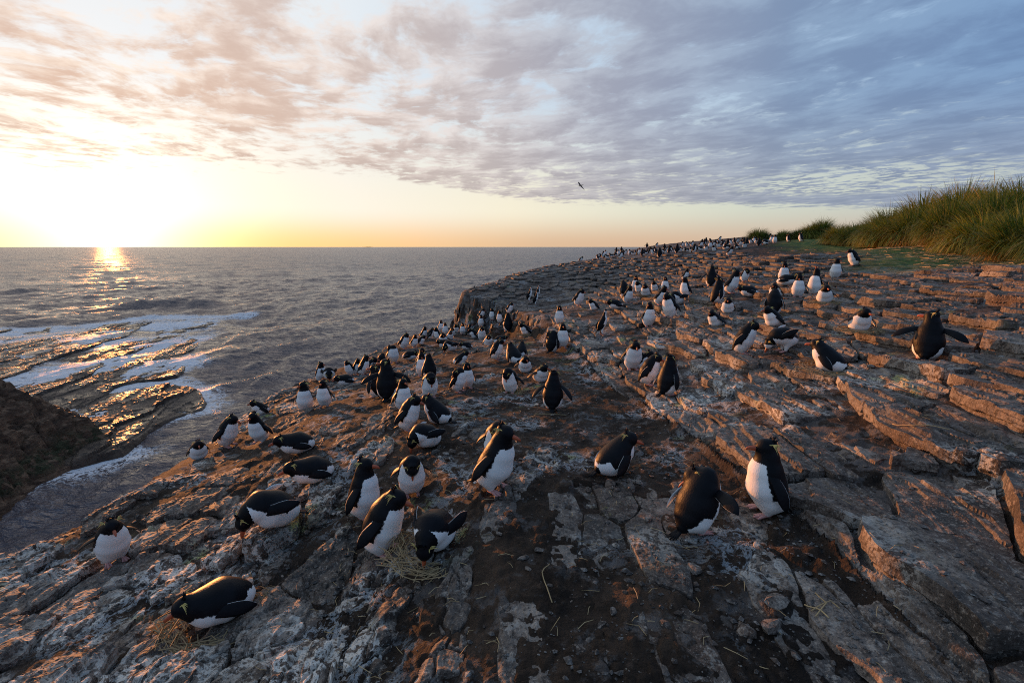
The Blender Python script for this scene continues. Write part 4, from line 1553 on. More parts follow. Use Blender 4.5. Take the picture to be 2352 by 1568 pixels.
# u, feet v, top v, pose, facing (0 = to the camera, 90 = to the right of the picture, 180 = away), label
BIRDS = [
 (500, 1425, 1318, 'lie_turn', -72, 'large penguin lying on a straw nest, beak to the left, nearest the bottom left'),
 (266, 1286, 1182, 'hunch_out', 8, 'lone white-bellied penguin at the far left of the rocks with its head bowed'),
 (628, 1232, 1145, 'sit_down', -75, 'penguin bent double over pale stones with its black head tucked down to the left'),
 (712, 1108, 1045, 'lie', -78, 'dark penguin lying flat just below another lying penguin, flipper hanging down'),
 (678, 1050, 1003, 'lie', -82, 'dark penguin lying flat at the slope edge behind another lying penguin'),
 (600, 1018, 945, 'lean', -38, 'brown-backed penguin at the cliff edge leaning left over the one facing it'),
 (528, 1028, 957, 'hunch', 52, 'hunched penguin at the cliff edge facing right to a brown-backed one'),
 (455, 1031, 998, 'sit', 5, 'small penguin half hidden behind the slope edge, leftmost above the inlet'),
 (597, 952, 922, 'sit', -68, 'crouched penguin peeping over the slope edge behind a leaning pair'),
 (836, 1183, 1050, 'stand', 62, 'tall penguin facing right with its tail on the ground, left of a group'),
 (886, 1268, 1125, 'hunch', 66, 'penguin with open yellow brows and bright orange beak facing right over a nest'),
 (947, 1134, 1060, 'preen', 4, 'penguin with its black head bent down onto its chest between three others'),
 (1000, 1266, 1172, 'sit_down', -22, 'penguin bowing head down into a nest of straw beside a pale slab'),
 (978, 1033, 975, 'sit_down', -55, 'black penguin curled up preening with a bulging white belly, below a leaning pair'),
 (942, 994, 914, 'hunch', 62, 'hunched penguin with a white flank patch pressed against a big dark one'),
 (1002, 980, 919, 'sit', -118, 'big dark round-backed penguin with its head hidden behind its neighbour'),
 (926, 947, 880, 'stand', 28, 'crested white-fronted penguin standing behind a hunched black-backed one'),
 (1130, 1137, 987, 'lean', 58, 'tall penguin in the centre with a red beak facing right'),
 (1143, 1068, 972, 'preen', 5, 'penguin with lowered head standing close behind the tall central one'),
 (1269, 956, 868, 'out', 176, 'dark-backed penguin walking away with flippers held out, in the middle of the brown soil'),
 (1415, 1092, 1003, 'sitR', 128, 'black-backed penguin crouching on pale stones with its back to the camera'),
 (1590, 1224, 1088, 'headback', 142, 'bent penguin with head twisted back and one flipper sticking out right'),
 (1757, 1186, 1018, 'stand', -68, 'tall penguin on the right side facing left with white front and red beak'),
 (1895, 851, 782, 'sit', -108, 'dark penguin squatting on a big straw nest with orange beak to the left'),
 (1797, 800, 745, 'bow', -66, 'penguin stooping head to the ground with its white belly to the right'),
 (1709, 804, 729, 'hunch', 84, 'grey-backed penguin with head bent down to the right over its neighbour'),
 (1771, 758, 713, 'sit', -45, 'penguin on a nest with banded white belly between a grey back and a black back'),
 (1775, 716, 655, 'hunch', 178, 'round black-backed penguin seen from behind on a straw nest'),
 (1641, 742, 703, 'sit_out', -42, 'penguin sitting on a nest above a flat pale rock, facing left'),
 (1670, 718, 682, 'sit', 0, 'sitting penguin facing the camera directly behind the one above the pale flat rock'),
 (1971, 772, 720, 'sit_out', 18, 'white-bellied penguin sitting alone with one flipper trailing left'),
 (2128, 814, 700, 'spread', 172, 'penguin with both flippers spread wide and its head turned left'),
 (1917, 638, 592, 'turnL', 6, 'white-fronted penguin standing alone below the turf'),
 (1957, 612, 573, 'hunch', -68, 'dark penguin walking left on the edge of the green turf'),
 (1799, 642, 597, 'down', 0, 'penguin facing the camera with head down, behind a lying one'),
 (1870, 677, 615, 'sky', -28, 'penguin throwing its head up with a flipper out to the right'),
 (1831, 683, 630, 'down', 2, 'plump white-fronted penguin with chin lowered, left of the one looking up'),
 (1892, 699, 655, 'sit_out', 0, 'penguin sitting face on below the one looking up'),
 (1808, 660, 630, 'lie', 80, 'black penguin lying behind the plump white-fronted one'),
 (1779, 690, 655, 'sit', -15, 'penguin face just showing over the black back on a straw nest'),
 (1632, 661, 613.6, 'out', 178, 'upright black-backed penguin seen from behind, tallest of its cluster'),
 (1645, 699, 640, 'stand', 130, 'dark penguin with its back turned, in front of the tallest of its cluster'),
 (1676, 671, 616, 'lean', 62, 'penguin leaning right with a long white belly, beside a preening one'),
 (1709, 650, 620, 'preen', 40, 'penguin tucking its beak into a bulging white breast, above a lying one'),
 (1717, 676, 650, 'lie', -80, 'penguin lying flat facing left below a preening one'),
 (1572, 640, 616, 'lean', 58, 'penguin leaning right on its own behind the middle cluster'),
 (1573, 685, 639, 'stand', -45, 'penguin facing left with open white front, right end of the middle cluster'),
 (1553, 696, 662, 'sit_down', -35, 'penguin doubled over between two standing ones in the middle cluster'),
 (1330, 704, 665.5, 'hunch', 55, 'penguin facing right, leftmost of three in a row on the grey shelf'),
 (1363, 710, 684, 'sit', -50, 'penguin sitting facing left, second of three in a row on the grey shelf'),
 (1411, 715, 688, 'lie', -62, 'penguin lying on the grey shelf, right of a sitting one'),
 (1284, 747.6, 705.7, 'out', 4, 'lone small penguin facing the camera below the cormorants'),
 (1291, 808, 752, 'stand', 8, 'penguin facing the camera partly behind a preening one'),
 (1268, 817, 768, 'preenL', 150, 'dark preening penguin with a lifted left flipper in front of another'),
 (1434, 684, 640, 'hunch', -150, 'black-backed penguin at the left end of the middle cluster'),
 (1440, 692, 651, 'lean', 42, 'white-bellied penguin leaning right at the front left of the middle cluster'),
 (1459, 667, 630, 'stand', 2, 'penguin standing upright at the back left of the middle cluster'),
 (1467, 669, 643, 'sit', -28, 'penguin looking left behind a sitting one in the middle cluster'),
 (1482, 681, 652, 'sit', -12, 'sitting penguin with banded belly in the middle cluster'),
 (1503, 668, 645.6, 'sit', -20, 'penguin sitting face on at the back of the middle cluster'),
 (1526, 678, 644, 'stand', 0, 'narrow penguin facing the camera in the middle of the middle cluster'),
 (1512, 705, 661, 'lean2', 48, 'penguin leaning far over to the right behind a pair'),
 (1489, 747, 691, 'turnR_out', 25, 'penguin with a flipper stretched left, left one of a front pair'),
 (1535, 744, 688, 'hunch', -38, 'penguin facing left, right one of a front pair'),
 (1453, 848, 780, 'hunch', 16, 'white-bellied penguin with lowered crested head beside two dark ones'),
 (1490, 886, 815, 'hunch', 88, 'penguin with brown back and pink feet between a white-bellied and a dark one'),
 (1478, 840, 813, 'sit', 60, 'penguin almost hidden behind the brown-backed one'),
 (1531, 906, 815, 'stand', 146, 'dark penguin seen from behind with long tail on the rock step'),
 (1107, 739, 717, 'hunch', 50, 'penguin with white flank at the foot of the cliff, leftmost there'),
 (1131, 739, 713, 'stand', -25, 'penguin with lowered beak at the foot of the cliff'),
 (1148, 745, 717, 'stand', -20, 'penguin facing left at the foot of the cliff, third from the left'),
 (1171, 735, 715, 'hunch', 55, 'penguin looking right at the foot of the cliff'),
 (1162, 750, 728, 'sit', 175, 'black-backed penguin behind the one with raised flippers'),
 (1105, 757, 733, 'stand', 0, 'white penguin standing in the hollow left of the cliff foot'),
 (1167, 780, 736, 'out', -172, 'dark penguin walking away from the camera with flippers out below the cliff'),
 (1206, 774, 746, 'sit', -58, 'penguin hunched on a nest right of the one walking away'),
 (1107, 784, 752, 'hunch', 0, 'stout penguin facing the camera in the middle of the crowd'),
 (1089, 779, 756, 'sit', -75, 'round-backed penguin left of the stout one in the crowd'),
 (1078, 772, 747, 'stand', 95, 'dark slim penguin behind the round-backed one in the crowd'),
 (1063, 770, 747, 'stand', 0, 'penguin with pale front facing the camera near the crowd top'),
 (1050, 764, 749, 'sit', -30, 'small crouched penguin at the back edge of the crowd'),
 (1039, 773, 754, 'sit', 0, 'squat round penguin facing the camera at the back edge'),
 (1023, 768, 752, 'stand', 0, 'penguin showing only head and neck behind the squat round one'),
 (1013, 762, 747, 'stand', 20, 'farthest penguin on the slope edge above the water'),
 (1007, 783, 754, 'lean', -50, 'penguin stooping left with a broad white neck near the edge'),
 (990, 781, 758, 'hunch', 100, 'penguin with white flank bent towards the stooping one'),
 (972, 780, 752, 'lean', 55, 'penguin leaning right at the water-side edge'),
 (930, 804, 768, 'hunch', 48, 'single hunched penguin at the edge with waves behind it'),
 (951, 800, 770, 'lean', 35, 'penguin with narrow white stripe next to a dark companion'),
 (967, 796, 775, 'sit', 70, 'dark companion penguin with a white flank'),
 (1019, 795, 765, 'sit_out', -8, 'penguin spreading flippers over its belly in the crowd'),
 (1034, 782, 765, 'sit', 10, 'penguin with lowered face behind the one spreading flippers'),
 (1020, 802, 782, 'lie', -80, 'dark penguin lying on the brown slope below the crowd'),
 (1034, 812, 785, 'sit_down', -48, 'small black penguin curled over its white belly below the crowd'),
 (904, 838, 798, 'preenR', 12, 'white penguin preening its shoulder alone on the edge'),
 (944, 829, 798, 'lie', 72, 'penguin lying forward to the right behind a standing group'),
 (877, 846, 815, 'preen', 150, 'black penguin preening with its head under its wing at the edge'),
 (1070, 808, 793, 'lie', -72, 'dark penguin lying behind one that rests its head to the right'),
 (1060, 841, 808, 'sit', 78, 'penguin lying on its side of the slope with beak raised right'),
 (971, 852, 803, 'stand', 4, 'tall white-throated penguin behind two others'),
 (970, 869, 815, 'down', 6, 'white penguin with bowed face held between two others'),
 (988, 877, 818, 'stand', -160, 'big black-backed penguin in front of a bowed white one'),
 (988, 919, 860, 'preen_out', 14, 'big white-bellied penguin preening with both flippers out'),
 (1122, 798, 774, 'sit', 4, 'penguin with a banded brown and white chest facing the camera'),
 (1150, 794, 775, 'lie', 105, 'dark-backed penguin lying right of the one with a banded chest'),
 (1141, 831, 784, 'hunch', 80, 'penguin bending right with its white belly in shade'),
 (1179, 838, 795, 'sit', -150, 'dark stooping penguin touching its neighbour in the shaded group'),
 (1197, 826, 793, 'sit', 168, 'black back of a penguin at the right of the shaded group'),
 (1206, 862, 822, 'sit_out', 0, 'sitting penguin facing the camera with red beak and full white belly'),
 (1242, 886, 847, 'sit_out', 30, 'yellow-browed penguin sitting on a straw nest beside the one walking away'),
 (1172, 908, 849, 'preen', -30, 'penguin with its head between its legs and a white shoulder'),
 (1053, 906, 852, 'preenR', 62, 'dark-sided penguin preening in front of a white one'),
 (1073, 896, 840, 'stand', 12, 'white-fronted penguin standing just behind a preening dark one'),
 (703, 949, 881.5, 'turnR_out', -5, 'stout white-fronted penguin looking left, left one of the edge pair'),
 (747, 938, 876.6, 'stand', -22, 'white-fronted penguin with dark face, right one of the edge pair'),
 (737, 876, 831, 'one_out', 28, 'penguin stretching a flipper to the left above the edge pair'),
 (757, 876, 847, 'sit_down', 0, 'rounded penguin with head down beside one stretching a flipper'),
 (791, 887, 858, 'lie', -66, 'black penguin lying in front of a spiky-crested one'),
 (803, 865, 834, 'hunch', -38, 'spiky-crested penguin facing left behind a lying black one'),
 (818, 861, 827, 'lean', 45, 'penguin bending away with a flipper raised to the left'),
 (834, 866, 821, 'lean', 66, 'penguin leaning right at the edge with a long dark flipper'),
 (850, 855, 822, 'sit', 75, 'dark penguin squeezed between a leaning and a preening one'),
 (867, 919, 845, 'turnL', -150, 'dark penguin with a crested face turned left and a flipper out'),
 (891, 925, 834, 'spread', 168, 'tall black-backed penguin with flippers held out, left of the centre group'),
 (872, 862, 831, 'lie', -60, 'black penguin crouched behind the tall black-backed one'),
 (1673, 587, 558, 'lean2', 62, 'lone penguin leaning forward below the far crowd'),
]
SHAGS = [
 (1218, 692, 657, 20, 'cormorant at the left of the three on the cliff top'),
 (1232, 700, 667.5, 35, 'cormorant in front of the three on the cliff top, back to the camera'),
 (1236, 688, 653.5, 40, 'rearmost cormorant of the three on the cliff top'),
 (1386, 766, 704, 42, 'large cormorant standing alone with its black back to the camera'),
]
# far colony: crop coordinates (x, feet y, top y, pose, facing)
FAR1 = [(135,550,520,'sit',60),(437,520,470,'sit',-40),(458,500,443,'sit_down',30),(520,512,430,'stand',60),(565,465,415,'stand',0),(580,527,460,'sit_down',-60),(655,485,428,'sit',-30),(695,482,445,'lie',70),(745,476,412,'sit',-20),(795,460,390,'stand',0),
 (757,402,340,'out',178),(847,382,335,'out',175),(825,512,400,'lean',60),(870,494,392,'stand',30),(912,466,392,'hunch',60),(988,462,372,'stand',-20),(1035,466,408,'sit_down',-60),(1092,450,388,'sit',0),(1130,460,405,'stand',20),(1160,466,368,'stand',10),(1212,470,374,'stand',160),(1265,436,365,'sit',-30),(1310,430,355,'hunch',100),(1342,448,380,'stand',120),
 (1390,452,370,'hunch',-60),(1415,440,335,'stand',60),(1460,440,345,'hunch',-30),(1515,497,352,'out',178),(1295,332,282,'out',170),(1468,312,260,'hunch',70),(1572,416,350,'sit',40),(1605,362,300,'stand',180),(1650,426,318,'hunch',50),(1690,426,310,'stand',20),(1738,420,330,'lean',-60),(1772,402,322,'sit',10),(1825,420,285,'stand',4),(1885,386,312,'sit',-20),
 (1915,306,238,'stand',60),(1960,392,335,'sit_down',20),(1995,306,250,'hunch',-40),(2025,392,332,'lie',-70),(2045,300,265,'sit',0),(2085,302,262,'lean',60),(2120,400,265,'stand',100),(2080,402,340,'sit',-30),(2165,372,330,'sit',10),(2225,382,325,'sit_down',-60),(2245,320,215,'lean',60),(2300,302,212,'stand',120),(2330,357,292,'sit',-20)]
FAR2 = [(345,522,465,'bow',-60),(358,462,360,'lean',50),(375,415,352,'hunch',60),(425,415,350,'stand',170),(455,502,428,'sit',-10),(457,372,347,'stand',0),(527,490,400,'stand',0),(532,400,350,'hunch',-30),(600,517,445,'sit',-30),(585,432,352,'sit',60),(620,417,375,'stand',10),(660,412,360,'hunch',-50),(700,352,320,'hunch',60),(675,482,418,'sit',-20),
 (725,462,402,'stand',40),(745,472,382,'hunch',100),(790,486,405,'sit',0),(820,486,415,'lie',60),(835,422,368,'stand',150),(890,412,352,'hunch',-40),(955,400,330,'stand',-40),(1010,387,312,'hunch',60),(995,487,402,'sit',-20),(1060,442,382,'sit',40),(1090,402,350,'stand',100),(1130,432,352,'hunch',-20),(1135,477,402,'sit',-10),(1168,432,362,'stand',160),
 (1245,407,336,'sit',-40),(1300,392,332,'stand',-20),(1335,382,306,'hunch',-50),(1345,402,348,'sit',-10),(1385,447,330,'out',172),(1400,342,282,'stand',-30),(1437,352,282,'hunch',-60),(1495,432,346,'sit_down',-20),(1500,332,247,'lean',60),(1560,346,247,'lean',62),(1610,387,282,'stand',-20),(1665,402,277,'stand',-10),(1700,332,252,'hunch',60),(1730,312,232,'out',0),
 (1810,347,242,'hunch',-70),(1905,382,282,'stand',-100),(2125,387,252,'stand',-90)]
FAR = [(1316.9 + x * .13021, 526.75 + yf * .13021, 526.75 + yt * .13021, p, fc) for x, yf, yt, p, fc in FAR1]
FAR += [(1561.9 + x * .13021, 508.4 + yf * .13021, 508.4 + yt * .13021, p, fc) for x, yf, yt, p, fc in FAR2]


def put_birds(rows, kindf):
    us = [r_[0] for r_ in rows]
    vs = [r_[1] for r_ in rows]
    x, y, z, dep, ok = hit(us, vs, smooth_base)
    # keep clear of the brink
    cd = coast_in(x, y)
    for _ in range(40):
        bad = ok & (cd < 0.28)
        x = np.where(bad, x * 0.992, x)
        y = np.where(bad, y * 0.992, y)
        dep = np.where(bad, dep * 0.992, dep)
        cd = coast_in(x, y)
    # stand each bird on the highest bit of ground under it
    o = np.array([(0, 0), (.05, 0), (-.05, 0), (0, .05), (0, -.05), (.04, .04), (-.04, .04), (.04, -.04), (-.04, -.04)])
    zz = np.sort(ground_h((x[:, None] + o[:, 0]).ravel(), (y[:, None] + o[:, 1]).ravel()).reshape(len(x), -1), axis=1)[:, 6]
    return x, y, zz, dep, ok


def smooth_ground(x, y):
    h, t = base(x, y)
    return h - coast_drop(t, x, y)


def head_angle(x, y, fc):
    r_ = math.hypot(x, y)
    f_ = math.radians(fc)
    hx = math.cos(f_) * (-x / r_) + math.sin(f_) * (y / r_)
    hy = math.cos(f_) * (-y / r_) + math.sin(f_) * (-x / r_)
    return math.atan2(hy, hx)


def fit_scale(u, vf, vt, dep, nominal, lo, hi_):
    t, b = (784 - vt) / F, (784 - vf) / F
    H_ = (t - b) * dep / (CP + t * SP)
    return min(hi_, max(lo, H_ / nominal))


def straw(n_, spread_x, spread_y, length, rr_, lift=0.03, ring=0.0):
    vs, fs = [], []
    k = 0
    for i in range(n_):
        a_ = rr_.uniform(0, 6.283)
        rad = (ring + (1 - ring) * rr_.random()) if ring else math.sqrt(rr_.random())
        cx_, cy_ = spread_x * rad * math.cos(a_), spread_y * rad * math.sin(a_)
        th = (a_ + math.pi / 2 + rr_.normal() * 0.55) if ring else rr_.uniform(0, 6.283)
        L_ = length * rr_.uniform(0.5, 1.25)
        z0, z1 = rr_.uniform(0.002, lift), rr_.uniform(0.002, lift)
        d_ = np.array([math.cos(th), math.sin(th), 0])
        bow_ = np.array([-d_[1], d_[0], 0]) * L_ * rr_.normal() * 0.10
        p = [np.array([cx_, cy_, z0]) - d_ * L_ / 2, np.array([cx_, cy_, (z0 + z1) / 2 + 0.006]) + bow_, np.array([cx_, cy_, z1]) + d_ * L_ / 2]
        w_ = rr_.uniform(0.0016, 0.0034)
        v_, f_ = tube(p, [w_, w_, w_ * 0.7], 3)
        vs.append(v_)
        fs.append(f_ + k)
        k += len(v_)
    return np.concatenate(vs), tidy(np.concatenate(fs))


M_straw = simple('dry_straw', (0.29, 0.20, 0.10), 0.7, 0.3, 0.35, 14)
nest_meshes = []
for i in range(3):
    v_, f_ = straw(230, 0.25, 0.23, 0.15, np.random.default_rng(40 + i), 0.05, 0.55)
    nest_meshes.append(mesh_np('nest', v_, f_, [M_straw]))
nests = {0: 'low straw nest under the lying penguin at the bottom left', 12: 'thick straw nest under the bowing penguin beside the pale slab', 23: 'wide straw nest under the squatting orange-beaked penguin on the right',
         27: 'straw nest under the round black-backed penguin on the right', 30: 'straw nest under the penguin sitting alone on the right', 110: 'straw nest under the yellow-browed penguin in the middle',
         28: 'straw nest above the flat pale rock', 75: 'straw nest below the cliff, right of the penguin walking away', 37: 'straw nest under the penguin below the one looking up', 58: 'straw nest in the middle cluster'}
x, y, z, dep, ok = put_birds(BIRDS, None)
for i, (u, vf, vt, pose, fc, label) in enumerate(BIRDS):
    key_ = PK[pose]
    d_ = math.hypot(x[i], y[i])
    lod = 0 if d_ < 8.2 else 1
    hgt = bird_meshes(key_, lod)['height']
    rng_ = (0.86, 1.22) if pose in ('stand', 'lean', 'hunch', 'hunch_out', 'spread', 'out', 'down', 'sky', 'turnL', 'turnR_out', 'one_out', 'preen', 'preen_out') else ((0.8, 1.0) if pose in ('lie', 'lie_turn') else (0.9, 1.15))
    sc1 = fit_scale(u, vf, vt, dep[i], hgt, *rng_) * 1.03
    add_bird(key_, x[i], y[i], z[i] - 0.004, head_angle(x[i], y[i], fc), sc1, lod, label, NEAR)
    if i in nests:
        n_ = link('nest', nest_meshes[i % 3], loc=(x[i], y[i], z[i] - 0.012), rotz=i * 1.3)
        n_['label'] = nests[i]
        n_['category'] = 'nest'
        n_['group'] = 'straw nests'
        n_.scale = (1.25, 1.15, 1) if i in (0, 12, 23) else (1, 1, 1)
x, y, z, dep, ok = put_birds(SHAGS, None)
for i, (u, vf, vt, fc, label) in enumerate(SHAGS):
    lod = 1
    hgt = bird_meshes(PK['shag'], lod)['height']
    add_bird(PK['shag'], x[i], y[i], z[i], head_angle(x[i], y[i], 62 + fc), fit_scale(u, vf, vt, dep[i], hgt, 0.8, 1.3), lod, label, 'cormorants among the penguins', 'cormorant', 'cormorant')
x, y, z, dep, ok = put_birds(FAR, None)
FARG = 'penguins of the far colony on the ridge'
print('far not hit', (~ok).sum())
for i, (u, vf, vt, pose, fc) in enumerate(FAR):
    if dep[i] > 62 or not ok[i]:
        dep[i] = 46.0
        a_, b_, c_ = ray(u, vf)
        x[i], y[i] = a_ * 46, b_ * 46
        z[i] = ground_h(np.array([x[i]]), np.array([y[i]]))[0]
    hgt = bird_meshes(PK[pose], 2)['height']
    if i % 5 in (1, 3) and abs(fc) < 60:
        fc = 180 - fc * 1.5
    low_ = pose in ('sit', 'sit_down', 'lie', 'bow')
    zone_ = 'at its seaward left end' if u < 1450 else ('in its left half on the ridge' if u < 1590 else ('in its dense middle' if u < 1715 else 'at its right end below the lone tussock'))
    add_bird(PK[pose], x[i], y[i], z[i] + 0.01, head_angle(x[i], y[i], fc), fit_scale(u, vf, vt, dep[i], hgt, 0.9, 1.4) * 1.25, 2,
             'small distant penguin ' + ('crouching' if low_ else 'standing') + ' in the far colony, ' + zone_, FARG + (', crouching, ' if low_ else ', standing, ') + zone_)
print('birds', time.time() - T0)

# the seabird in the air
a_, b_, c_ = at_depth(1334, 426, 58.0)
fb = link('seabird', None, loc=(float(a_), float(b_), float(c_)), label='dark seabird flying alone low in front of the clouds', category='bird')
M_gull = simple('dark_feathers', (0.030, 0.022, 0.020), 0.7, 0.3)
v_, f_ = tube([(0.30, 0, 0.0), (0.22, 0, 0.01), (0.05, 0, 0), (-0.15, 0, 0), (-0.36, 0, 0.0)], [(0.012, 0.012), (0.045, 0.045), (0.075, 0.07), (0.05, 0.045), (0.05, 0.008)], 8)
bo = link('body', mesh_np('body', v_, tidy(f_), [M_gull], True), fb)
for s in (1, -1):
    pts = [(0.06, s * 0.04, 0.02), (0.12, s * 0.22, 0.10), (0.10, s * 0.40, 0.10), (-0.02, s * 0.62, 0.02), (-0.16, s * 0.80, -0.10)]
    v_, f_ = tube(pts, [(0.10, 0.015), (0.10, 0.012), (0.09, 0.010), (0.06, 0.006), (0.008, 0.003)], 8, nrm=(0, 0, 1))
    link('wing', mesh_np('wing', v_, tidy(f_), [M_gull], True), fb)
fb.rotation_euler = (math.radians(-42), math.radians(10), math.radians(200))


# ------------------------------------------------------------------ tussock grass
def blade_material(name, stops, tipdry):
    m, n, b = material(name)
    pos = n.n('ShaderNodeTexCoord').outputs['Object']
    rnd = n.n('ShaderNodeObjectInfo').outputs['Random']
    t = n.n('ShaderNodeAttribute', attribute_name='along').outputs['Fac']
    rd = n.n('ShaderNodeAttribute', attribute_name='hue').outputs['Fac']
    col = n.ramp(rd, stops)
    col = n.mix(n.m('MULTIPLY', n.ss(t, 0.6, 1.0), tipdry), col, (0.20, 0.145, 0.055))
    col = n.v('MULTIPLY', col, n.mix(rnd, (0.55, 0.78, 0.80), (1.7, 1.35, 1.0)))
    n.put(b.inputs['Base Color'], col)
    b.inputs['Roughness'].default_value = 0.55
    b.inputs['Specular IOR Level'].default_value = 0.25
    b.inputs['Transmission Weight'].default_value = 0.0
    tr = n.n('ShaderNodeBsdfTranslucent', {0: col})
    mx = n.n('ShaderNodeMixShader', {0: 0.35, 1: b.outputs[0], 2: tr.outputs[0]})
    out = [q for q in m.node_tree.nodes if q.type == 'OUTPUT_MATERIAL'][0]
    m.node_tree.links.new(mx.outputs[0], out.inputs[0])
    return m


M_green = blade_material('green_tussock_blades', [(0.0, (0.034, 0.072, 0.011)), (0.4, (0.105, 0.175, 0.024)), (0.72, (0.19, 0.235, 0.042)), (0.90, (0.20, 0.20, 0.06)), (1.0, (0.34, 0.27, 0.12))], 0.22)
M_dry = blade_material('dry_tussock_skirt', [(0.0, (0.16, 0.12, 0.045)), (0.5, (0.30, 0.22, 0.09)), (1.0, (0.46, 0.33, 0.16))], 0.2)


def tussock_blades(n_, R0, H0, seed, droop=1.0, wind=(0.35, 0.10), wid=0.010, skirt=False):
    g = np.random.default_rng(seed)
    a_ = g.uniform(0, 2 * np.pi, n_)
    rr_ = np.sqrt(g.random(n_)) * R0 * 0.45
    sp_ = g.random(n_) ** 0.6                      # 0 upright, 1 sprawling
    if skirt:
        sp_ = 0.75 + 0.35 * g.random(n_)
    L_ = H0 * g.uniform(0.75, 1.3, n_)
    rows = 6
    t = np.linspace(0, 1, rows)
    lean0 = sp_ * 0.95 + g.normal(0, 0.10, n_)
    bend = (0.7 + 1.6 * g.random(n_)) * droop * (0.45 + 0.75 * sp_)
    ang_ = lean0[:, None] + bend[:, None] * t[None, :] ** 1.5
    ang_ = np.clip(ang_, -0.5, 2.7)
    seg = (L_ / (rows - 1))[:, None]
    dh = np.cumsum(np.sin(ang_) * seg, 1) - np.sin(ang_) * seg
    dzv = np.cumsum(np.cos(ang_) * seg, 1) - np.cos(ang_) * seg
    ca_, sa_ = np.cos(a_ + g.normal(0, .3, n_)), np.sin(a_ + g.normal(0, .3, n_))
    x = (rr_ * np.cos(a_))[:, None] + dh * ca_[:, None] + wind[0] * (t ** 2)[None, :] * L_[:, None] * 0.6
    y = (rr_ * np.sin(a_))[:, None] + dh * sa_[:, None] + wind[1] * (t ** 2)[None, :] * L_[:, None] * 0.6
    z = np.maximum(dzv + 0.02 + (0.25 * H0 * (1 - rr_ / (R0 * .45)))[:, None] * (0.0 if skirt else 1.0) * 1.0, 0.01)
    wv = (wid * g.uniform(0.6, 1.2, n_))[:, None] * (1 - t ** 2.2)[None, :] * 1.0 + 0.0008
    tw = g.uniform(-1, 1, n_)
    sx_, sy_ = -sa_ + tw * ca_ * 0.6, ca_ + tw * sa_ * 0.6
    P1 = np.stack([x - wv * sx_[:, None], y - wv * sy_[:, None], z], -1)
    P2 = np.stack([x + wv * sx_[:, None], y + wv * sy_[:, None], z], -1)
    V_ = np.stack([P1, P2], 2).reshape(n_, rows * 2, 3)
    f_ = np.array([(2 * i, 2 * i + 1, 2 * i + 3, 2 * i + 2) for i in range(rows - 1)])
    F_ = (f_[None] + (np.arange(n_) * rows * 2)[:, None, None]).reshape(-1, 4)
    hue_ = np.repeat(g.random(n_), rows * 2)
    al = np.tile(np.repeat(t, 2), n_)
    return V_.reshape(-1, 3), F_, al, hue_


tus = []
for i in range(5):
    v1, f1, a1, h1 = tussock_blades(3000, 1.0, 1.05, 500 + i, (1.3, 1.6, 1.0, 1.8, 1.4)[i], (0.14, 0.03), 0.013)
    v2, f2, a2, h2_ = tussock_blades(1000, 1.0, 0.75, 520 + i, 1.3, (0.1, 0), 0.009, True)
    green = mesh_np('blades', v1, f1, [M_green], False, {'along': a1, 'hue': h1})
    dry = mesh_np('dry_skirt', v2, f2, [M_dry], False, {'along': a2, 'hue': h2_})
    tus.append((green, dry))
TG = 'tussock grass clumps of the bank'
# u, base v, top v, depth (None: on the ground as seen), label
TUS = [
 (1742, 547, 519, 'tussock clump standing alone on the skyline above the far penguins'),
 (1800, 544, 524, 'low small tussock right of the lone skyline one'),
 (1832, 546, 523, 'rounded low tussock between the lone one and the bank'),
 (1862, 543, 511, 'dark green tussock at the low end of the bank'),
 (1885, 548, 505, 'tussock with a brown dry skirt at the low end of the bank'),
 (1935, 566, 500, 'tussock at the left foot of the bank with yellow stems'), (1962, 569, 498, None), (2028, 574, 478, None), (2062, 575, 455, 'dark upright tussock breaking the skyline, leftmost tall one'),
 (2098, 577, 452, None), (2175, 581, 440, None), (2255, 592, 452, 'tussock hanging low over the turf edge on the right'), (2345, 606, 455, 'bluish green tussock at the right edge of the picture'),
 (2440, 625, 450, None),
 (1945, 548, 496, None), (2025, 540, 472, None), (2120, 530, 438, None), (2205, 518, 422, None), (2240, 512, 412, 'tallest tussock with ragged blown tips on the crest'), (2275, 508, 405, None),
 (2350, 510, 402, 'crest tussock at the very right edge'), (2395, 512, 400, None), (2290, 550, 440, None), (2150, 552, 445, None), (2040, 555, 475, None), (2265, 535, 425, None),
]
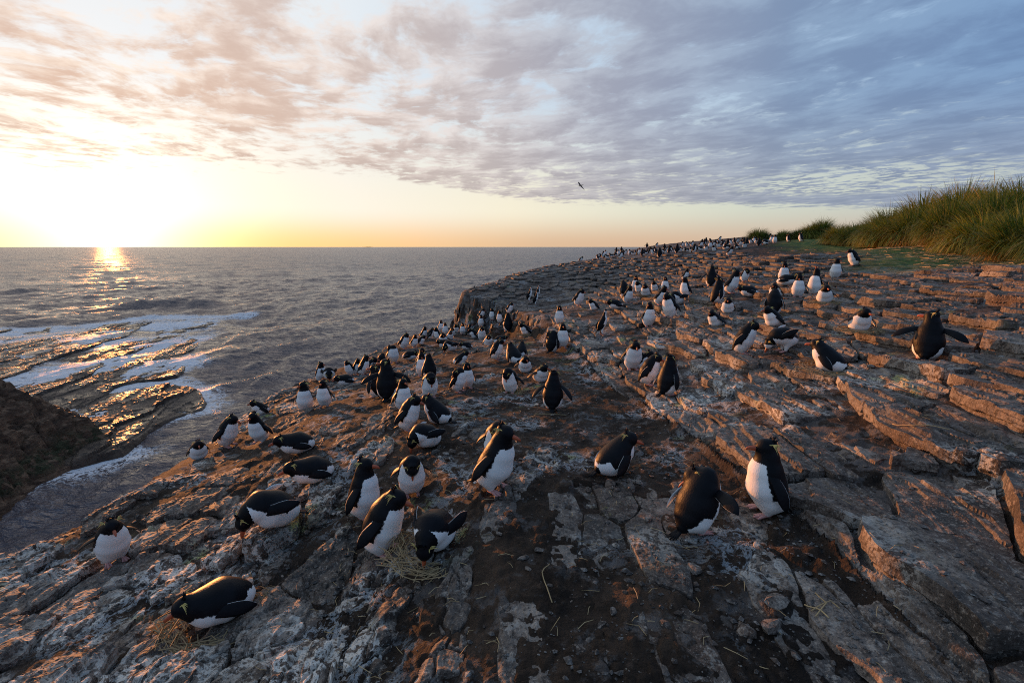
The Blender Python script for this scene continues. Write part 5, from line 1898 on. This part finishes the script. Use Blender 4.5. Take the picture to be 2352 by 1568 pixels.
# depth of the front row comes from the ground; the rows behind climb the bank
g_ = np.random.default_rng(77)
k_ = 0
for (u, vb, vt, lab) in TUS:
    # front line of the bank at this azimuth
    azv = math.atan((u - 1176) / F / (CP + SP * (784 - vb) / F))
    rs_ = np.exp(np.linspace(math.log(6), math.log(60), 400))
    dd_ = bank(rs_ * math.sin(azv), rs_ * math.cos(azv))
    r0 = rs_[np.argmax(dd_ > 0)] if (dd_ > 0).any() else 44.0
    front = 575 + (u - 2060) * 0.12
    if u < 1900:
        xx, yy, zz_, dp, ok_ = hit([u], [vb], smooth_ground)
        r0 = float(np.hypot(xx[0], yy[0])) if ok_[0] else 42.0
        r_ = min(r0, 44.0)
    else:
        back = max(0.0, (front - vb) / 60.0)
        r_ = r0 + 0.5 + back * 4.2
    xx, yy = r_ * math.sin(azv), r_ * math.cos(azv)
    zg = float(ground_h(np.array([xx]), np.array([yy]))[0])
    dep_ = yy * CP - zg * SP
    # height wanted so that its top reaches vt
    t_ = (784 - vt) / F
    ztop = (t_ * CP - SP) / (CP + t_ * SP) * yy
    Hw = min(2.2, max(0.45, (ztop - zg) * (0.88 if u > 1900 else 1.0)))
    s_ = Hw / 1.16
    o = link('tussock', None, loc=(xx, yy, zg - 0.03), rotz=g_.uniform(-0.9, 0.9))
    wsc = min(max(s_ * g_.uniform(0.70, 1.0), 0.5), 1.45)
    s_ *= g_.uniform(0.76, 1.14)
    o.scale = (wsc, wsc, s_)
    gm, dm = tus[k_ % 5]
    link('blades', gm, o)
    link('dry_skirt', dm, o)
    o['label'] = lab or 'tall green tussock in the dense grass bank on the right'
    o['category'] = 'grass tussock'
    o['group'] = TG
    k_ += 1

# straw litter on the turf and in the colony
M_litter = simple('pale_straw', (0.42, 0.30, 0.15), 0.7, 0.3, 0.3, 5)
pts = []
gl = np.random.default_rng(9)
vs, fs, k = [], [], 0


def scatter(n_, fx_, L_, w_, lift=0.01):
    global k
    P_ = np.array([fx_() for _ in range(n_)])
    zc = ground_h(P_[:, 0], P_[:, 1])
    for (x0, y0), z0 in zip(P_, zc):
        th = gl.uniform(0, 6.28)
        l_ = L_ * gl.uniform(0.4, 1.4)
        d_ = np.array([math.cos(th), math.sin(th), 0]) * l_ / 2
        e1, e2 = ground_h(np.array([x0 - d_[0], x0 + d_[0]]), np.array([y0 - d_[1], y0 + d_[1]])) if False else (z0, z0)
        m_ = np.array([-d_[1], d_[0], 0]) * gl.normal() * 0.25
        v_, f_ = tube([np.array([x0, y0, z0 + lift * gl.random() + 0.003]) - d_, np.array([x0, y0, z0 + lift + 0.004]) + m_, np.array([x0, y0, z0 + lift * gl.random() + 0.003]) + d_], [w_, w_, w_ * 0.6], 3)
        vs.append(v_)
        fs.append(f_ + k)
        k += len(v_)


def on_turf():
    while True:
        az_ = gl.uniform(math.radians(32), math.radians(50))
        r_ = gl.uniform(8, 24)
        x_, y_ = r_ * math.sin(az_), r_ * math.cos(az_)
        d_ = bank(np.array([x_]), np.array([y_]))[0]
        if -2.6 < d_ < 0.4 and gl.random() < math.exp(-abs(d_ + 0.5)):
            return x_, y_


def in_colony():
    r_ = 1.8 * math.exp(gl.uniform(0, 1.6))
    az_ = math.radians(gl.uniform(-34, 44))
    return r_ * math.sin(az_), r_ * math.cos(az_)


scatter(520, on_turf, 0.45, 0.006, 0.04)
scatter(420, in_colony, 0.07, 0.0016, 0.006)
litter = link('straw_litter', mesh_np('straw_litter', np.concatenate(vs), tidy(np.concatenate(fs)), [M_litter]), kind='stuff')

# loose stems one can pick out
STEMS = [([(1262, 1300), (1245, 1330), (1252, 1352), (1268, 1395)], 'long curved pale stem lying on the brown soil in the lower middle', 0.0028),
         ([(1870, 1380), (1895, 1408), (1870, 1440)], 'bent straw in the heap on the soil at the lower right', 0.003),
         ([(1860, 1425), (1905, 1400), (1925, 1420)], 'straight straw across the heap at the lower right', 0.003),
         ([(1845, 1405), (1880, 1425), (1900, 1445)], 'short thick straw in the heap at the lower right', 0.0035),
         ([(1195, 978), (1232, 966), (1300, 971)], 'thin stick arched over the soil behind the central penguins', 0.004),
         ([(1500, 780), (1560, 800)], 'thin straw on the rock step beside the dark pair', 0.003),
         ([(2048, 985), (2100, 998), (2180, 1002)], 'long pale stem lying across the slabs on the right', 0.003)]
for px, lab, w_ in STEMS:
    x_, y_, z_, d_, ok_ = hit([p[0] for p in px], [p[1] for p in px], smooth_ground)
    zc = ground_h(x_, y_)
    n4 = 4
    pp, rd_ = [], []
    for i in range(len(px) - 1):
        for j in range(n4):
            t = j / n4
            pp.append(((x_[i] * (1 - t) + x_[i + 1] * t), (y_[i] * (1 - t) + y_[i + 1] * t)))
    pp.append((x_[-1], y_[-1]))
    pp = np.array(pp)
    zc = ground_h(pp[:, 0], pp[:, 1])
    zc = np.convolve(np.r_[zc[0], zc, zc[-1]], [.25, .5, .25], 'valid') + 0.012
    c0 = np.array([pp[:, 0].mean(), pp[:, 1].mean(), zc.mean()])
    v_, f_ = tube(np.c_[pp, zc] - c0, [w_] * len(pp), 5)
    link('straw', mesh_np('straw', v_, tidy(f_), [M_litter], True), loc=c0, label=lab, category='straw')


# ------------------------------------------------------------------ loose stones, parts of the ground
def stone_mesh(seed):
    g = np.random.default_rng(seed)
    v, f = ball(1.0, 4)
    # collapse to a faceted lump by pushing points to a few planes
    v = v * np.array([1.0, 0.75, 0.5])
    for i in range(9):
        n_ = unit(g.normal(size=3) * np.array([1, 1, 1.2]))
        d_ = g.uniform(0.45, 0.7) * np.linalg.norm(n_ * np.array([1.0, 0.75, 0.5]))
        s_ = np.clip(v @ n_ - d_, 0, None)
        v = v - s_[:, None] * n_
    return mesh_np('stone', v, f, [M_rock], False)


STM = [stone_mesh(600 + i) for i in range(9)]
gs = np.random.default_rng(88)
SP_ = []
for i in range(120):      # pale nest stones in the middle
    c_ = [(620, 1215, 70, 30), (560, 1260, 90, 30), (1180, 1060, 60, 30), (1420, 1115, 60, 25), (1640, 765, 60, 15), (1860, 830, 70, 25), (1800, 810, 50, 14), (1040, 1050, 40, 30), (720, 1180, 50, 30), (1560, 1200, 60, 30)][i % 10]
    SP_.append((c_[0] + gs.normal() * c_[2] * .6, c_[1] + gs.normal() * c_[3] * .6, gs.uniform(0.018, 0.050)))
for i in range(70):
    SP_.append((gs.uniform(350, 1600), gs.uniform(1000, 1540), gs.uniform(0.015, 0.045)))
for i in range(60):
    SP_.append((gs.uniform(1500, 2340), gs.uniform(600, 900), gs.uniform(0.03, 0.07)))
for i in range(30):
    SP_.append((gs.uniform(800, 1300), gs.uniform(800, 960), gs.uniform(0.03, 0.06)))
SP_ += [(1778, 1412, 0.085), (1710, 1455, 0.07), (1765, 1455, 0.075), (1597, 1322, 0.06), (1215, 1060, 0.07), (1400, 1118, 0.08), (1450, 1130, 0.07), (940, 1308, 0.04), (1700, 1340, 0.03), (1522, 594, 0.16)]
x_, y_, z_, d_, ok_ = hit([p[0] for p in SP_], [p[1] for p in SP_], smooth_ground)
zc = ground_h(x_, y_)
for i, p in enumerate(SP_):
    if not ok_[i] or coast_in(np.array([x_[i]]), np.array([y_[i]]))[0] < 0.4:
        continue
    s_ = p[2]
    o = link('stone', STM[i % 9], ground, loc=(x_[i], y_[i], zc[i] + s_ * 0.18), rotz=gs.uniform(0, 6.28))
    o.scale = (s_, s_ * gs.uniform(0.8, 1.1), s_ * gs.uniform(0.6, 1.0))

# fine broken rock and shell trodden over the ground: nobody could count it
gv_, gf_, gk = [], [], 0
ico = np.array([(0, 0, 1), (.9, 0, .2), (.28, .85, .2), (-.73, .53, .2), (-.73, -.53, .2), (.28, -.85, .2), (0, 0, -.6)])
icf = np.array([(0, 1, 2), (0, 2, 3), (0, 3, 4), (0, 4, 5), (0, 5, 1), (6, 2, 1), (6, 3, 2), (6, 4, 3), (6, 5, 4), (6, 1, 5)])
NG = 13000
gr = np.random.default_rng(321)
rg = 1.5 * np.exp(gr.uniform(0, 2.25, NG))
ag = np.radians(gr.uniform(-50, 50, NG))
xg, yg = rg * np.sin(ag), rg * np.cos(ag)
keep = (coast_in(xg, yg) > 0.15) & (bank(xg, yg) < -1.0)
_, sdg = scarp(xg, yg)
keep &= (sdg < 0) | (gr.random(NG) < 0.45)
dn = fbm(xg * 1.1, yg * 1.1, 3, 771)
keep &= gr.random(NG) < np.clip(0.45 + 1.6 * dn, 0.05, 1)
xg, yg, rg = xg[keep], yg[keep], rg[keep]
zg = ground_h(xg, yg)
sg = (0.0025 + 0.020 * gr.random(len(xg)) ** 5 + 0.0012 * np.clip(rg, 0, 9)) * 1.0
Vg = ico[None] * gr.uniform(0.55, 1.25, (len(xg), 7, 1)) * np.array([1, 1, 0.6])
th = gr.uniform(0, 6.28, len(xg))
st_ = gr.uniform(0.6, 1.5, len(xg))
vx = Vg[..., 0] * st_[:, None]
vy = Vg[..., 1]
Vr = np.stack([vx * np.cos(th)[:, None] - vy * np.sin(th)[:, None], vx * np.sin(th)[:, None] + vy * np.cos(th)[:, None], Vg[..., 2]], -1) * sg[:, None, None]
Vr += np.stack([xg, yg, zg + sg * 0.15], -1)[:, None]
Fg = (icf[None] + (np.arange(len(xg)) * 7)[:, None, None]).reshape(-1, 3)
link('gravel', mesh_np('gravel', Vr.reshape(-1, 3), Fg, [rock_material('rock_chips', guano=0.6, dark=0.85)], False), kind='stuff')
print('done', time.time() - T0)
